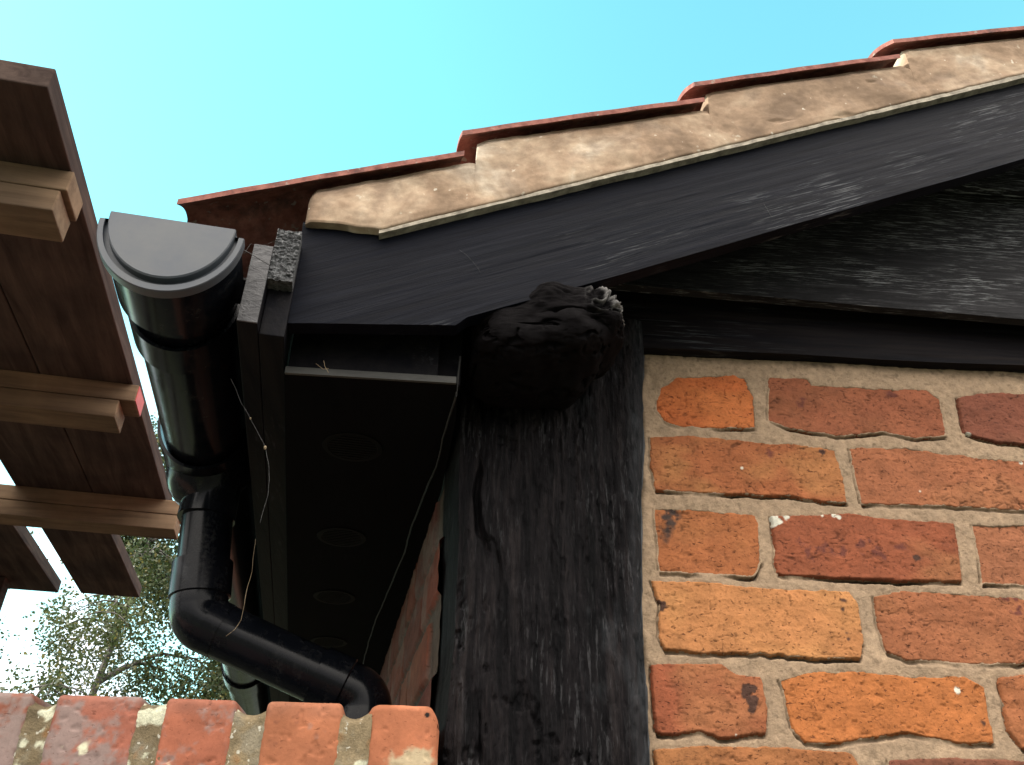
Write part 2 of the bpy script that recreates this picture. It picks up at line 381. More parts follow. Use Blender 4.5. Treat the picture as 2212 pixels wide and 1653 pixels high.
# the old corner post leans: its two edges as functions of height
_pr = np.array([atY(x, y, .905) for x, y in [(1403,1700),(1396,1560),(1390,1450),(1382,1320),(1384,1200),(1383,1080),(1388,960),(1384,860),(1388,768)]])
def xr(z): return np.interp(z, _pr[:, 2], _pr[:, 0])
_pl = np.array([atY(x, y, .89) for x, y in [(955,1700),(965,1560),(980,1400),(990,1250),(995,1000),(998,800)]])
def xlft(z): return np.interp(z, _pl[:, 2], _pl[:, 0])
# ---- brick panel (height field of hand made bricks)
def zp(x, y): p = atY((1450+x/1.585)*2212/2400, (750+y/1.585)*2212/2400, .92); return (p[0], p[2])
OR1 = (.52, .135, .045); OR2 = (.50, .19, .065); RD = (.33, .085, .045); RD2 = (.37, .11, .055); DK = (.24, .062, .035); PU = (.22, .07, .05)
BR = [
 ([(150,265),(215,218),(420,208),(465,225),(500,300),(506,405),(380,405),(230,400),(165,378),(140,335)], (.60, .135, .045)),
 ([(555,215),(700,222),(715,245),(1000,262),(1140,262),(1190,300),(1210,435),(1100,440),(980,420),(800,432),(640,405),(553,380)], (.34, .09, .05)),
 ([(1255,298),(1330,280),(1440,278),(1700,300),(1930,305),(1950,500),(1540,468),(1400,455),(1280,425)], (.25, .065, .045)),
 ([(115,440),(260,437),(430,452),(740,478),(800,490),(828,590),(845,682),(790,680),(620,655),(400,648),(135,635),(120,540)], (.42, .115, .05)),
 ([(852,480),(1060,480),(1240,505),(1640,545),(1660,730),(1506,712),(1210,690),(1080,690),(900,685),(872,580)], (.40, .12, .062)),
 ([(130,705),(300,708),(500,730),(518,760),(527,905),(500,955),(330,945),(150,940)], (.42, .12, .05)),
 ([(565,738),(850,725),(1000,745),(1235,762),(1262,900),(1272,975),(1000,968),(700,955),(585,945)], (.32, .075, .04)),
 ([(1308,768),(1500,768),(1790,800),(1830,1015),(1506,990),(1345,982)], (.38, .12, .065)),
 ([(122,975),(340,982),(560,1005),(850,1015),(880,1060),(908,1200),(890,1257),(700,1257),(540,1240),(350,1238),(170,1227),(148,1180),(150,1060)], (.56, .205, .085)),
 ([(945,1030),(1060,1010),(1250,1022),(1680,1050),(1720,1290),(1506,1275),(1250,1277),(1060,1262),(990,1235),(955,1120)], (.37, .11, .055)),
 ([(120,1285),(380,1283),(430,1322),(520,1332),(547,1440),(540,1540),(380,1552),(300,1525),(200,1540),(140,1530)], (.36, .085, .045)),
 ([(598,1345),(700,1312),(900,1310),(1080,1330),(1280,1328),(1350,1370),(1387,1572),(1250,1570),(1060,1530),(950,1550),(800,1572),(690,1570),(640,1520)], (.52, .150, .050)),
 ([(1410,1335),(1500,1325),(1800,1350),(1850,1620),(1490,1592),(1440,1530)], (.40, .12, .055)),
 ([(135,1602),(300,1588),(550,1590),(860,1615),(905,1700),(925,1850),(150,1835)], (.40, .13, .055)),
 ([(1000,1640),(1250,1632),(1500,1640),(1640,1650),(1680,1880),(1025,1850)], (.22, .06, .045)),
]
polys = [(np.array([zp(*p) for p in pts]), c) for pts, c in BR]
# bricks beyond the picture, laid on the same courses
rows = [2.115, 2.015, 1.916, 1.818, 1.712]
def rect(x1, x2, z1, z2): return np.array([(x1, z1), (x2, z1+.002), (x2+.002, z2), (x1+.001, z2)])
rr = random.Random(5)
pal = [OR1, OR2, RD, RD2, DK, PU]
xend = []
for zc in rows:
    xe = max([p[:, 0].max() for p, c in polys if abs(p[:, 1].mean()-zc) < .05] or [.25])
    x = xe+.018
    while x < 1.9:
        ln = rr.choice([.215, .215, .105]); polys.append((rect(x, x+ln, zc-.036+.004*rr.random(), zc+.036), rr.choice(pal))); x += ln+.018
zc = 1.712-.093; k = 0
polys_low = []
while zc > 0.02:
    if k == 0: x = 1.0
    else: x = .245 - (.11 if k % 2 else 0)
    if k == 0: x = max(p[:, 0].max() for p, c in polys if abs(p[:, 1].mean()-1.62) < .05)+.018
    while x < 1.9:
        ln = .215; x1 = max(x, .245)
        if x+ln-x1 > .03: polys.append((rect(x1, x+ln, zc-.036, zc+.036), rr.choice(pal)))
        x += ln+.018
    zc -= .091; k += 1

def sdf_poly(P, X, Z):
    d = np.full(X.shape, 1e9); s = np.zeros(X.shape, bool); n = len(P)
    for i in range(n):
        a = P[i]; b = P[(i+1) % n]; ex, ez = b-a; wx, wz = X-a[0], Z-a[1]
        t = np.clip((wx*ex+wz*ez)/(ex*ex+ez*ez+1e-12), 0, 1)
        d = np.minimum(d, (wx-ex*t)**2+(wz-ez*t)**2)
        c = ((a[1] > Z) != (b[1] > Z)) & (X < (b[0]-a[0])*(Z-a[1])/((b[1]-a[1])+1e-12)+a[0])
        s ^= c
    return np.where(s, 1, -1)*np.sqrt(d)
def brickfield(U, Wz, polys, seed=0, amp=1.0, mm=.0022):
    """U, Wz: 1-d coordinates. returns sdf, brick id, height, tone"""
    X, Z = np.meshgrid(U, Wz, indexing='ij'); pts = np.stack([X, Z, 0*X], -1)
    wob = fbm(pts, (95, 95, 1), 5, seed, .65)*mm*1.2+.0014+fbm(pts, (30, 30, 1), 2, seed+9)*mm*.35
    D = np.full(X.shape, -1.0); ID = np.full(X.shape, -1)
    for k, (P, c) in enumerate(polys):
        i0, i1 = np.searchsorted(U, [P[:, 0].min()-.02, P[:, 0].max()+.02]); j0, j1 = np.searchsorted(Wz, [P[:, 1].min()-.02, P[:, 1].max()+.02])
        if i1 <= i0 or j1 <= j0: continue
        d = sdf_poly(P, X[i0:i1, j0:j1], Z[i0:i1, j0:j1])
        s = D[i0:i1, j0:j1]; m = d > s; s[m] = d[m]; ID[i0:i1, j0:j1][m] = k
    Dn = D+wob
    return X, Z, pts, D, Dn, ID
def spaced(a, b, c, d, fine, coarse):
    """coarse a..b, fine b..c, coarse c..d"""
    o = [np.arange(a, b, coarse)] if b > a else []
    o.append(np.arange(b, c, fine))
    if d > c: o.append(np.arange(c, d, coarse))
    return np.unique(np.concatenate(o))
U = spaced(.195, .195, .84, 1.9, .0011, .006); Wz = spaced(0.0, 1.63, 2.182, 2.182, .0011, .006)
X, Z, PTS, D, Dn, ID = brickfield(U, Wz, polys, 3)
# joint recess below and to the left of each brick's shadow side
def shifted(dx, dz):
    P2 = np.empty_like(Dn)
    iu = np.clip(np.searchsorted(U, U+dx), 0, len(U)-1); iw = np.clip(np.searchsorted(Wz, Wz+dz), 0, len(Wz)-1)
    return Dn[np.ix_(iu, iw)]
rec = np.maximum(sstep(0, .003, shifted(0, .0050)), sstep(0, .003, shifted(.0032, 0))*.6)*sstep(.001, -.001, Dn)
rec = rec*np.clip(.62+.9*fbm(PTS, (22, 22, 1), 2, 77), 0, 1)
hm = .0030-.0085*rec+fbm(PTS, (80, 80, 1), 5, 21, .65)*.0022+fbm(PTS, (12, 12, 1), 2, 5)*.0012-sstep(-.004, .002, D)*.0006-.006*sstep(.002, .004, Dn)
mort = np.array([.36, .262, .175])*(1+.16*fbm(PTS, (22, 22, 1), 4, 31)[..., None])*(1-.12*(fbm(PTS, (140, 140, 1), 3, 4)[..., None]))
# darker line right beside the timber
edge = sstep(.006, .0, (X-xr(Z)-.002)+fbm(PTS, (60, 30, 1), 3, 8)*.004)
mort = mort*(1-edge[..., None]*.75)*(1-.78*rec[..., None])*(1+.22*fbm(PTS, (260, 260, 1), 3, 47)[..., None])*(1-.3*sstep(.3, .6, fbm(PTS, (170, 170, 1), 3, 44))[..., None])  # shadow in the recess around each brick is darkened into the mortar colour
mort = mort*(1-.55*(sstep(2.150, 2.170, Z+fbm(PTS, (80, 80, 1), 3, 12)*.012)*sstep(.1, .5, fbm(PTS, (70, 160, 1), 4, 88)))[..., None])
nU, nW = X.shape
def mask_faces(mask):
    m = mask[:-1, :-1] & mask[1:, :-1] & mask[:-1, 1:] & mask[1:, 1:]
    i, j = np.nonzero(m); a = i*nW+j
    return np.stack([a, a+nW, a+nW+1, a+1], 1)
def compact(V, F, C):
    used = np.unique(F); mp = np.full(len(V), -1); mp[used] = np.arange(len(used)); return V[used], mp[F], C[used]
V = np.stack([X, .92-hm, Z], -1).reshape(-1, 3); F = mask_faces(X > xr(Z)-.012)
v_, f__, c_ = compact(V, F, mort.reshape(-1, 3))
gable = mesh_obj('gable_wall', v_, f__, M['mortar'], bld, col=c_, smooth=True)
# brick faces
drag = sstep(.84, .95, ridge(PTS+fbm(PTS, (30, 30, 1), 2, 5)[..., None]*.012+ID[..., None]*2.9, (48, 105, 1), 3, 66))*sstep(-.25, .25, fbm(PTS+ID[..., None]*1.1, (26, 34, 1), 3, 67))
h = sstep(-.001, .0016, Dn)*.0056-.0018
idr = np.random.default_rng(3).random((len(polys)+1, 4))
tilt = (idr[ID, 0]-.5)*.004
rough = fbm(PTS+ID[..., None]*3.1, (70, 110, 1), 5, 41); pitn = ridge(PTS+ID[..., None]*1.7, (38, 75, 1), 4, 52)
crack = sstep(.86, .95, ridge(PTS+ID[..., None]*5.3, (22, 46, 1), 4, 60))*(idr[ID, 1] > .3)*sstep(-.1, .3, fbm(PTS, (18, 18, 1), 2, 64))
pocks = sstep(.35, .62, fbm(PTS, (150, 210, 1), 3, 90))
h = h+tilt+rough*.0013+(pitn-.75)*.0012-crack*.0011-pocks*.0010*(.3+idr[ID, 2])-.0012*drag
h = h+fbm(PTS, (20, 40, 1), 2, 14)*.0010
bc = np.array([c for p, c in polys])[ID]*np.array([.76, .86, .82])+np.array([.006, .012, .004])
pt = fbm(PTS+ID[..., None]*2.2, (24, 34, 1), 4, 71)[..., None]
bc = bc*(1+.20*pt)*np.array([1, 1, 1.0])
warm = sstep(-.1, .5, fbm(PTS+ID[..., None]*.7, (14, 22, 1), 3, 99))[..., None]
bc = bc*(1-warm*.0)+warm*np.array([.03, .035, .012])*idr[ID, 3][..., None]*1.3
bc = bc*(1-.22*pocks[..., None]*(.3+.7*idr[ID, 2][..., None]))*(1-.35*crack[..., None])*(1-.5*drag[..., None])*(1-.22*sstep(.35, .55, fbm(PTS, (330, 380, 1), 2, 91))[..., None])
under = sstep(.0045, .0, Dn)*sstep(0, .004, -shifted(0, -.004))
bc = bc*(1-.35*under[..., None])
def spot(xy, rad, colr, soft=.0006, lump=.35, ax=1.0):
    global bc, mort
    px_, pz_ = zp(*xy); rad_m = rad/1.585*.9217*.00062
    d = np.sqrt((X-px_)**2+((Z-pz_)/ax)**2)-rad_m*(1+lump*fbm(PTS, (160, 160, 1), 3, 15)*2)
    k = sstep(soft, -soft, d)[..., None]; bc = bc*(1-k)+np.array(colr)*k
WH = (.62, .61, .52)
for s in [((580,752),20),((612,738),14),((622,740),9),((575,765),11),((790,732),9),((812,740),7),((750,733),5),((1250,1378),9),((1293,430),10),((858,552),12),((852,520),9),((1490,535),6),((1400,1160),0),((455,555),4),((1115,640),3),((430,1545),3)]:
    if s[1]: spot(*s, WH)
for y, r_px in [(712,22),(735,18),(760,15),(785,15),(808,13),(825,9)]: spot((180+(785-y)*.15, y), r_px, (.05, .035, .03), .006, .8)
for s in [((148,1058),14),((792,1058),5),((828,1045),6),((826,1080),5),((845,1190),7),((838,1168),4),((480,1380),22),((500,1440),14),((500,1410),12),((755,492),9),((1100,885),10),((1350,1500),6)]: spot(*s, (.07, .035, .025), .0015, .9)
for x, y, rq in [(700,852,22),(760,858,18),(830,862,14),(900,840,20),(960,870,18),(1040,850,16),(680,310,14),(1010,280,16),(560,500,10),(1480,1060,30),(1440,1030,22)]: spot((x, y), rq*.8, (.14, .045, .032), .004, 1.2)
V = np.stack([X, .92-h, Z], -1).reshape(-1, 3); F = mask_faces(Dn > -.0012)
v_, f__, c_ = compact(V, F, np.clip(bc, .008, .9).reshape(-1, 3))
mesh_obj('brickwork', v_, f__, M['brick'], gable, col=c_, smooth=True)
xbox('wall_core', .235, 2.9, .935, 1.03, 0.001, 2.16, M['felt'], gable, 0)

zt, zb = 2.20, 1.58
xs = np.linspace(0, 1, 140)
def postdisp(P):
    d = fbm(P, (60, 1, 9), 5, 2, .65)*.0046-.004*sstep(.2, .45, fbm(P, (75, 1, 60), 4, 88, .6))*sstep(0, .3, fbm(P, (9, 1, 9), 2, 89))+fbm(P, (190, 1, 60), 4, 8, .65)*.0024-.003*sstep(.25, .5, fbm(P, (110, 1, 40), 3, 18))*sstep(-.2, .3, fbm(P, (14, 1, 10), 2, 28))
    cr = sstep(.88, .97, ridge(P+fbm(P, (9, 1, 14), 3, 3)[..., None]*.012, (17, 1, 3.0), 3, 33))*sstep(-.25, .1, fbm(P, (12, 1, 5), 2, 39)); d = d-cr*.014
    kx = np.hypot((P[..., 0]-.09)/.035, (P[..., 2]-1.80)/.022); d = d+.0025*np.exp(-kx**2)*(1+fbm(P, (60, 1, 60), 3, 77))
    t = (P[..., 0]-xlft(P[..., 2]))/(xr(P[..., 2])-xlft(P[..., 2])); d = d-.005*np.exp(-((t-1)/.03)**2)-.006*np.exp(-(t/.04)**2)-.004*sstep(.70, .78, t+fbm(P, (1, 1, 16), 3, 51)*.05)
    d = d+.004*fbm(P, (18, 1, 9), 3, 6)*sstep(.55, .9, t)
    return d
def postcol(V):
    t = (V[:, 0]-xlft(V[:, 2]))/(xr(V[:, 2])-xlft(V[:, 2]))
    k = sstep(.90, .95, t+fbm(V, (30, 1, 14), 3, 5)*.04)*(V[:, 1] < .925)
    k2 = sstep(.25, .6, fbm(V, (60, 1, 18), 4, 22))*sstep(.5, .75, t)*.35*(V[:, 1] < .925)
    return (k*.012+k2*.045)[:, None]*np.array([.85, .95, 1.05])
def edgeline(x0, z0, x1, z1, n): return [(x0+(x1-x0)*t, .89, z0+(z1-z0)*t) for t in np.linspace(0, 1, n)]
wob = fbm(np.stack([np.linspace(0, 8, 140), np.zeros(140), np.zeros(140)], 1), 1, 3, 4)
nx_, nz_ = 150, 330; zs = np.linspace(zt, zb, nz_); tx = np.linspace(0, 1, nx_)
Pp = np.stack([xlft(zs)[None]+(xr(zs)-xlft(zs))[None]*tx[:, None], np.full((nx_, nz_), .89), np.repeat(zs[None], nx_, 0)], -1)
Pp[..., 0] += (fbm(Pp, (1, 1, 26), 4, 15)*.003)*np.where(tx < .03, 1, 0)[:, None]
Pp[..., 1] -= postdisp(Pp)
Lf = Pp[:1]+E*np.linspace(.13, .004, 14)[:, None, None]+(fbm(Pp[0], (8, 8, 30), 4, 3)*.002)[None, :, None]*R
Rt = Pp[-1:]+np.array([0, .06, 0])
Pp = np.concatenate([Lf, Pp, Rt]); V = Pp.reshape(-1, 3)
post = mesh_obj('corner_post', V, grid_faces(nx_+15, nz_)[:, ::-1], M['post'], bld, col=postcol(V), smooth=True)
xbox('post_foot', .012, .215, .893, 1.02, .001, zb+.01, M['fascia'], post, .004)
# grey sealing strip down the joint of post and brick
pl = [atY(x, y, .905) for x, y in [(1388,768),(1384,860),(1388,960),(1383,1080),(1384,1200),(1382,1320),(1390,1450),(1396,1560),(1403,1700)]]
pl = resamp(pl, 90); wv = fbm(pl, (20, 20, 40), 3, 19)*.0016
Tt = pl+np.array([-.0022, 0, 0])+wv[:, None]*np.array([1, 0, 0]); Bt = pl+np.array([.0022, 0, 0])+fbm(pl, (20, 20, 60), 3, 29)[:, None]*np.array([.0022, 0, 0])
M['strip_grey'] = simple('grey_sealant', (.006, .007, .009), (.04, .046, .052), 50, .6, .5, .002)
slab('joint_strip', Tt, Bt, 5, (0, .012, 0), M['strip_grey'], bld, (0, -1, 0), lambda P: fbm(P, (90, 1, 90), 3, 6)*.001)

# ---- tie beam, weatherboards
def wooddisp(a=.0008, seed=0):
    return lambda P: fbm(P, (9, 9, 160), 4, seed)*a+fbm(P, (3, 3, 14), 2, seed+4)*a*1.2
X_ = np.linspace(.06, 1.75, 220)
def tie_top(x): return 2.263-.013*(x-.286)/.524
def tie_bot(x): return 2.160+.010*(x-.263)/.533+.0006*np.sin(x*17)
tt = [(x, .90, min(tie_top(x)+.006, 2.215+.443*x-.01)) for x in X_]; tb = [(x, .90, tie_bot(x)) for x in X_]
slab('tie_beam', tt, tb, 60, (0, .09, 0), M['beam'], bld, (0, -1, 0), wooddisp(.0016, 4))
def roofz(x): return 2.183+.443*(x+.09)
z2 = atY(2180, 402, .852)[2]
def board(zlo0, zlo1, zhi, y0, seed):
    xs = np.linspace(.115, 1.72, 200)
    lo = zlo0+(zlo1-zlo0)*(xs-.286)/.524; hi = np.minimum(zhi+(lo-zlo0), roofz(xs)-.012)
    xs_ok = hi > lo+.004; xs, lo, hi = xs[xs_ok], lo[xs_ok], hi[xs_ok]
    top = np.stack([xs, np.full(len(xs), y0+.016), hi], 1); bot = np.stack([xs, np.full(len(xs), y0), lo], 1)
    slab('weatherboard', top, bot, 70, (0, .014, 0), M['board'], bld, (0, -1, 0), wooddisp(.0012, seed))
board(atY(1430, 622, .862)[2], atY(2212, 690, .862)[2], z2+.02, .862, 5); board(z2, z2-.008, z2+.17, .852, 9); board(z2+.15, z2+.14, z2+.30, .852, 12)
xbox('gable_lining', .26, 1.70, .915, .93, 2.17, 2.28, M['felt'], bld, 0)

# ---- barge board
bt = [atY(x, y, .7425) for x, y in [(642,545),(652,478),(700,480),(760,489),(822,505),(2212,168)]]
bb = [atY(x, y, .7425) for x, y in [(620,698),(800,700),(985,703),(1008,686),(1200,633),(2212,343)]]
xs = np.linspace(bb[0][0], 1.68, 420)
bt.append(bt[-1]+(bt[-1]-bt[-2])*1.0); bb.append(bb[-1]+(bb[-1]-bb[-2])*1.0)
bta = np.array(bt); bba = np.array(bb)
xt = np.linspace(bta[0][0], 1.68, 420)
top = np.stack([xt, np.full(420, .7425), np.interp(xt, bta[1:, 0], bta[1:, 2])], 1)
ww = sstep(-.165, -.05, xt)*0
frac = sstep(bta[1, 0], bta[4, 0]+.01, xt)
top[:, 2] += fbm(top, (90, 1, 1), 3, 3)*.003*sstep(-.07, -.10, xt)
bot = resamp_x(bba, xs)
slab('barge_board', top, bot, 110, (0, .019, 0), M['barge'], bld, (0, -1, 0), lambda P: fbm(P@np.array([[.91, 0, -.41], [0, 1, 0], [.41, 0, .91]]), (9, 1, 130), 4, 3)*.0009+fbm(P, (5, 1, 12), 2, 1)*.0012)

# ---- fascia, soffit
fa = gbox('fascia_board', -.1335, -.1125, .735, 3.4, 2.023, 2.127, M['fascia'], bld, .001)
gbox('cut_end', -.1330, -.1130, .7335, .736, 2.0235, 2.1265, M['greyend'], fa, .0004)
gbox('eaves_shade_sheet', -.200, -.115, .80, 3.4, 2.128, 2.131, M['felt'], bld, 0)  # added dark sheet standing in for shade under the tiles
rt = gbox('rafter_plate', -.1120, -.0862, .752, 3.4, 2.023, 2.150, M['fascia'], bld, .001)
xs = np.linspace(0, 1, 40)
slab('cut_end', [G(-.1125+.026*t, .734, 2.153) for t in xs], [G(-.1125+.026*t, .734, 2.082) for t in xs], 90, E*.0175, M['roughend'], rt, -E, lambda P: fbm(P, (260, 260, 460), 3, 3)*.0036)
def prism(pts, z1, z2, mat, name, parent):
    n = len(pts); V = [(p[0], p[1], z1) for p in pts]+[(p[0], p[1], z2) for p in pts]
    F = [tuple(range(n))[::-1], tuple(range(n, 2*n))]+[(k, (k+1) % n, n+(k+1) % n, n+k) for k in range(n)]
    return mesh_obj(name, V, F, mat, parent)
XL = (G(-.0855, .80, 0))[0]; XR = .0085
sf = prism([(XL, .7905), (XR, .7905), tuple(G(.1115, .86, 0)[:2]), tuple(G(.1215, 1.05, 0)[:2]), tuple(G(.1215, 3.4, 0)[:2]), tuple(G(-.0855, 3.4, 0)[:2])], 2.0125, 2.0205, M['soffit'], 'soffit', bld)
st = prism([(XL+.001, .7865), (XR-.001, .7865), (XR-.001, .7900), (XL+.001, .7900)], 2.0115, 2.0198, M['strip'], 'edge_strip', sf)
xbox('end_board', XL+.002, XR-.022, .791, .803, 2.0212, 2.16, M['fascia'], bld, .001)
xbox('end_board', XL+.002, XR+.004, .806, .818, 2.0212, 2.19, M['fascia'], bld, .001)
# round soffit vents
def vent(r, e):
    zz = 2.0118; th = np.linspace(0, 2*np.pi, 40, endpoint=False); geos = []
    def ringz(rad, z): return np.array([G(r+rad*math.cos(t), e+rad*math.sin(t), z) for t in th])
    loops = [ringz(.037, zz), ringz(.0365, zz-.0008), ringz(.031, zz-.001), ringz(.030, zz-.0004)]
    V = np.concatenate(loops); F = []
    for k in range(3):
        for j in range(40): F.append((k*40+j, k*40+(j+1) % 40, (k+1)*40+(j+1) % 40, (k+1)*40+j))
    F.append(tuple(3*40+j for j in range(40)))
    geos.append((V, F))
    for q in range(-4, 5):
        y = q*.0062; hw = math.sqrt(max(.0295**2-y*y, 1e-6))
        c = [G(r-hw, e+y-.0014, zz-.0010), G(r+hw, e+y-.0014, zz-.0010), G(r+hw, e+y+.0014, zz-.0010), G(r-hw, e+y+.0014, zz-.0010), G(r-hw, e+y-.0014, zz-.0002), G(r+hw, e+y-.0014, zz-.0002), G(r+hw, e+y+.0014, zz-.0002), G(r-hw, e+y+.0014, zz-.0002)]
        geos.append((np.array(c), [(0, 3, 2, 1), (0, 1, 5, 4), (1, 2, 6, 5), (2, 3, 7, 6), (3, 0, 4, 7)]))
    V, F = merge(geos); mesh_obj('vent', V, F, M['vent'], sf)
for e in (.954, 1.243, 1.520, 1.800, 2.08, 2.36, 2.64): vent(-.003, e)

# ---- long side wall under the eave
U2 = np.arange(1.0, 3.2, .0045); W2 = np.concatenate([np.arange(0, 1.5, .02), np.arange(1.5, 2.012, .0035)])
pol2 = []; zc = .05; k = 0
while zc < 2.03:
    x = .95+(.12 if k % 2 else 0); q = k
    while x < 3.2:
        ln = .215 if (k % 2 == 0 or q % 2) else .103
        pol2.append((rect(x, x+ln, zc-.034, zc+.034), rr.choice([RD, RD2, DK, PU, (.28, .085, .06)]))); x += ln+.015; q += 1
    zc += .0835; k += 1
X2, Z2, P2, D2, Dn2, ID2 = brickfield(U2, W2, pol2, 8)
hh = sstep(-.002, .003, Dn2)*.006+fbm(P2, (60, 60, 1), 4, 6)*.0015
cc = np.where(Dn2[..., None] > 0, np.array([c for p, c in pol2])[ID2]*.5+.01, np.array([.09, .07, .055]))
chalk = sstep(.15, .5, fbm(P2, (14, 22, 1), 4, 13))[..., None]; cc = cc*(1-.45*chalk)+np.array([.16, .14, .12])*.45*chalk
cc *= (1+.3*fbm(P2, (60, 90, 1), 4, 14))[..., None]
rw = .124-hh
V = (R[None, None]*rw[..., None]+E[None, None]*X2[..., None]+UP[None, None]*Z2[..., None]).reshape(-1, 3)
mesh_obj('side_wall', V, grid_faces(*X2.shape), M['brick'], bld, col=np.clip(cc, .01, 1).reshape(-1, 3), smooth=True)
gbox('wall_core', .130, .22, 1.04, 3.2, .001, 2.011, M['felt'], bld.children[-1], 0)

# ---- roof: pantiles, verge mortar, undercloak, deck
roof = bpy.data.objects.new('roof', None); COL.objects.link(roof); roof.parent = bld
deckT = np.array([(-.20, .775, roofz(-.20)+.004), (1.70, .775, roofz(1.70)+.004)])
c = []
for dz in (0, .018):
    c += [np.array((-.19, .777, roofz(-.19)+dz)), np.array((1.70, .777, roofz(1.70)+dz)), np.array((1.70, 3.9, roofz(1.70)+dz)), np.array((-.19-.36, 3.9, roofz(-.19)+dz))]
box8(c, M['felt'], 'roof_deck', roof, 0)
c = [np.array((x, y, z)) for x, y, z in [(1.70, .78, roofz(1.7)), (3.4, .78, roofz(0)), (3.4, 3.9, roofz(0)), (1.70, 3.9, roofz(1.7)), (1.70, .78, roofz(1.7)+.06), (3.4, .78, roofz(0)+.06), (3.4, 3.9, roofz(0)+.06), (1.70, 3.9, roofz(1.7)+.06)]]
box8(c, M['tile'], 'far_slope', roof, .002)
YT = .7215
def tp_(x, y): p = atY(x, y, YT); return (p[0], p[2])
TS = [(tp_(383, 436), tp_(1003, 331)), (tp_(999, 287), tp_(1522, 215)), (tp_(1500, 182), tp_(1944, 121)), (tp_(1930, 89), tp_(2360, 46))]
for _ in range(3): TS.append(((TS[-1][0][0]+.308, TS[-1][0][1]+.137), (TS[-1][1][0]+.308, TS[-1][1][1]+.137)))
def tprof(v):
    """height of the pantile over its width, v in metres from the verge edge"""
    v = np.asarray(v); q = (v % .24)/.24
    first = .030*np.sin(np.clip(v/.055, 0, 1)*np.pi/2)
    roll = np.where(v < .055, first, np.where(v < .24, .030-.050*np.sin((v-.055)/.185*np.pi)**1, .030*np.cos((q)*2*np.pi)-.006*np.sin(q*2*np.pi)))
    return roll
def tile_geo(s, e_, v0=0.0, v1=.262, th=.0085, jit=0):
    (x0, z0), (x1, z1) = s, e_
    vs_ = np.concatenate([np.linspace(v0, v0+.055, 12), np.linspace(v0+.055, v1, 22)[1:]]); us = np.linspace(0, 1, 26)
    tp = tprof(vs_) if v0 == 0 else tprof(vs_)
    V = []; nu, nv = len(us), len(vs_)
    for lay in (0, 1):
        for u in us:
            for v, t in zip(vs_, tp):
                base = np.array((x0+(x1-x0)*u, YT, z0+(z1-z0)*u+.0015*math.sin(u*3.14)))+E*v
                if v < .01: base[1] += .0003*math.sin(u*23+x0*40)
                base[2] += t+(th/2 if lay else -th/2)+jit; V.append(base)
    V = np.array(V); F = [tuple(f) for f in grid_faces(nu, nv)]; off = nu*nv
    Ft = [tuple(q+off for q in f[::-1]) for f in F]
    # bottom layer is lay 0
    side = []
    for i in range(nu-1):
        a, b = i*nv, (i+1)*nv; side.append((a, off+a, off+b, b)); a, b = i*nv+nv-1, (i+1)*nv+nv-1; side.append((a, b, off+b, off+a))
    for j in range(nv-1):
        side.append((j, j+1, off+j+1, off+j)); a = (nu-1)*nv+j; side.append((a, off+a, off+a+1, a+1))
    return V, F+Ft+side
for k, (s, e_) in enumerate(TS):
    V, F = tile_geo(s, e_); V = V+(fbm(V, (40, 40, 40), 3, k)*.0005)[:, None]*UP
    mesh_obj('verge_tile', V, F, M['tile'], roof, smooth=True, sharp=45)
geos = []
for k, (s, e_) in enumerate(TS):
    for q in range(1, 13): geos.append(tile_geo(s, (e_[0], e_[1]), q*.24, q*.24+.262))
V, F = merge(geos); mesh_obj('roof_tiles', V, F, M['tile'], roof, smooth=True, sharp=45)
# mortar face
def tilez(x):
    for s, e_ in reversed(TS):
        if x >= s[0]+.019: return s[1]+(e_[1]-s[1])*(x-s[0])/(e_[0]-s[0])
    return TS[0][0][1]
m0 = atY(667, 430, .731)[0]
xs = np.unique(np.concatenate([np.linspace(m0, 1.70, 560)]+[np.linspace(s[0]+.004, s[0]+.030, 14) for s, e_ in TS[1:]])); n = len(xs)
topz = np.array([tilez(x) for x in xs])-.003
topz -= .004*np.array([max(0, 1-abs(x-(s0+.020))/.010) for x in xs for s0 in [min((s[0] for s, _ in TS[1:]), key=lambda q: abs(q-x))]])
lowpts = np.array([atY(x, y, .731) for x, y in [(662,476),(700,479),(745,484),(800,492),(822,494),(2212,158)]]); lowpts = np.concatenate([lowpts, [lowpts[-1]+(lowpts[-1]-lowpts[-2])]])
xl = np.linspace(0, 1, n); xb = xs.copy(); xb[xs < -.09] = xs[xs < -.09]
low = np.interp(xb, lowpts[:, 0], lowpts[:, 2]); P_ = np.stack([xs, 0*xs, 0*xs], 1)
low = low+fbm(P_, (60, 1, 1), 4, 3)*.0016
top = np.stack([xs, np.full(n, .731), topz], 1); bot = np.stack([xb, np.full(n, .731), low], 1)
def mdisp(P):
    d = fbm(P, (14, 1, 20), 4, 7)*.0035+fbm(P, (90, 1, 90), 4, 17)*.0011
    zt_ = np.interp(P[..., 0], xs, topz); d = d-.006*sstep(.016, 0, zt_-P[..., 2])
    zl_ = np.interp(P[..., 0], xs, low); d = d*(1-.85*sstep(.012, .002, P[..., 2]-zl_))-.0012*sstep(.0022, .0, P[..., 2]-zl_)
    d = d-.006*sstep(m0+.006, m0, P[..., 0]); 
    cr = ridge(P, (3, 1, 10), 2, 71); d = d-.0025*sstep(.965, .99, cr)
    return d
slab('verge_mortar', top, bot, 70, (0, .05, 0), M['verge'], roof, (0, -1, 0), mdisp, sharp=60)
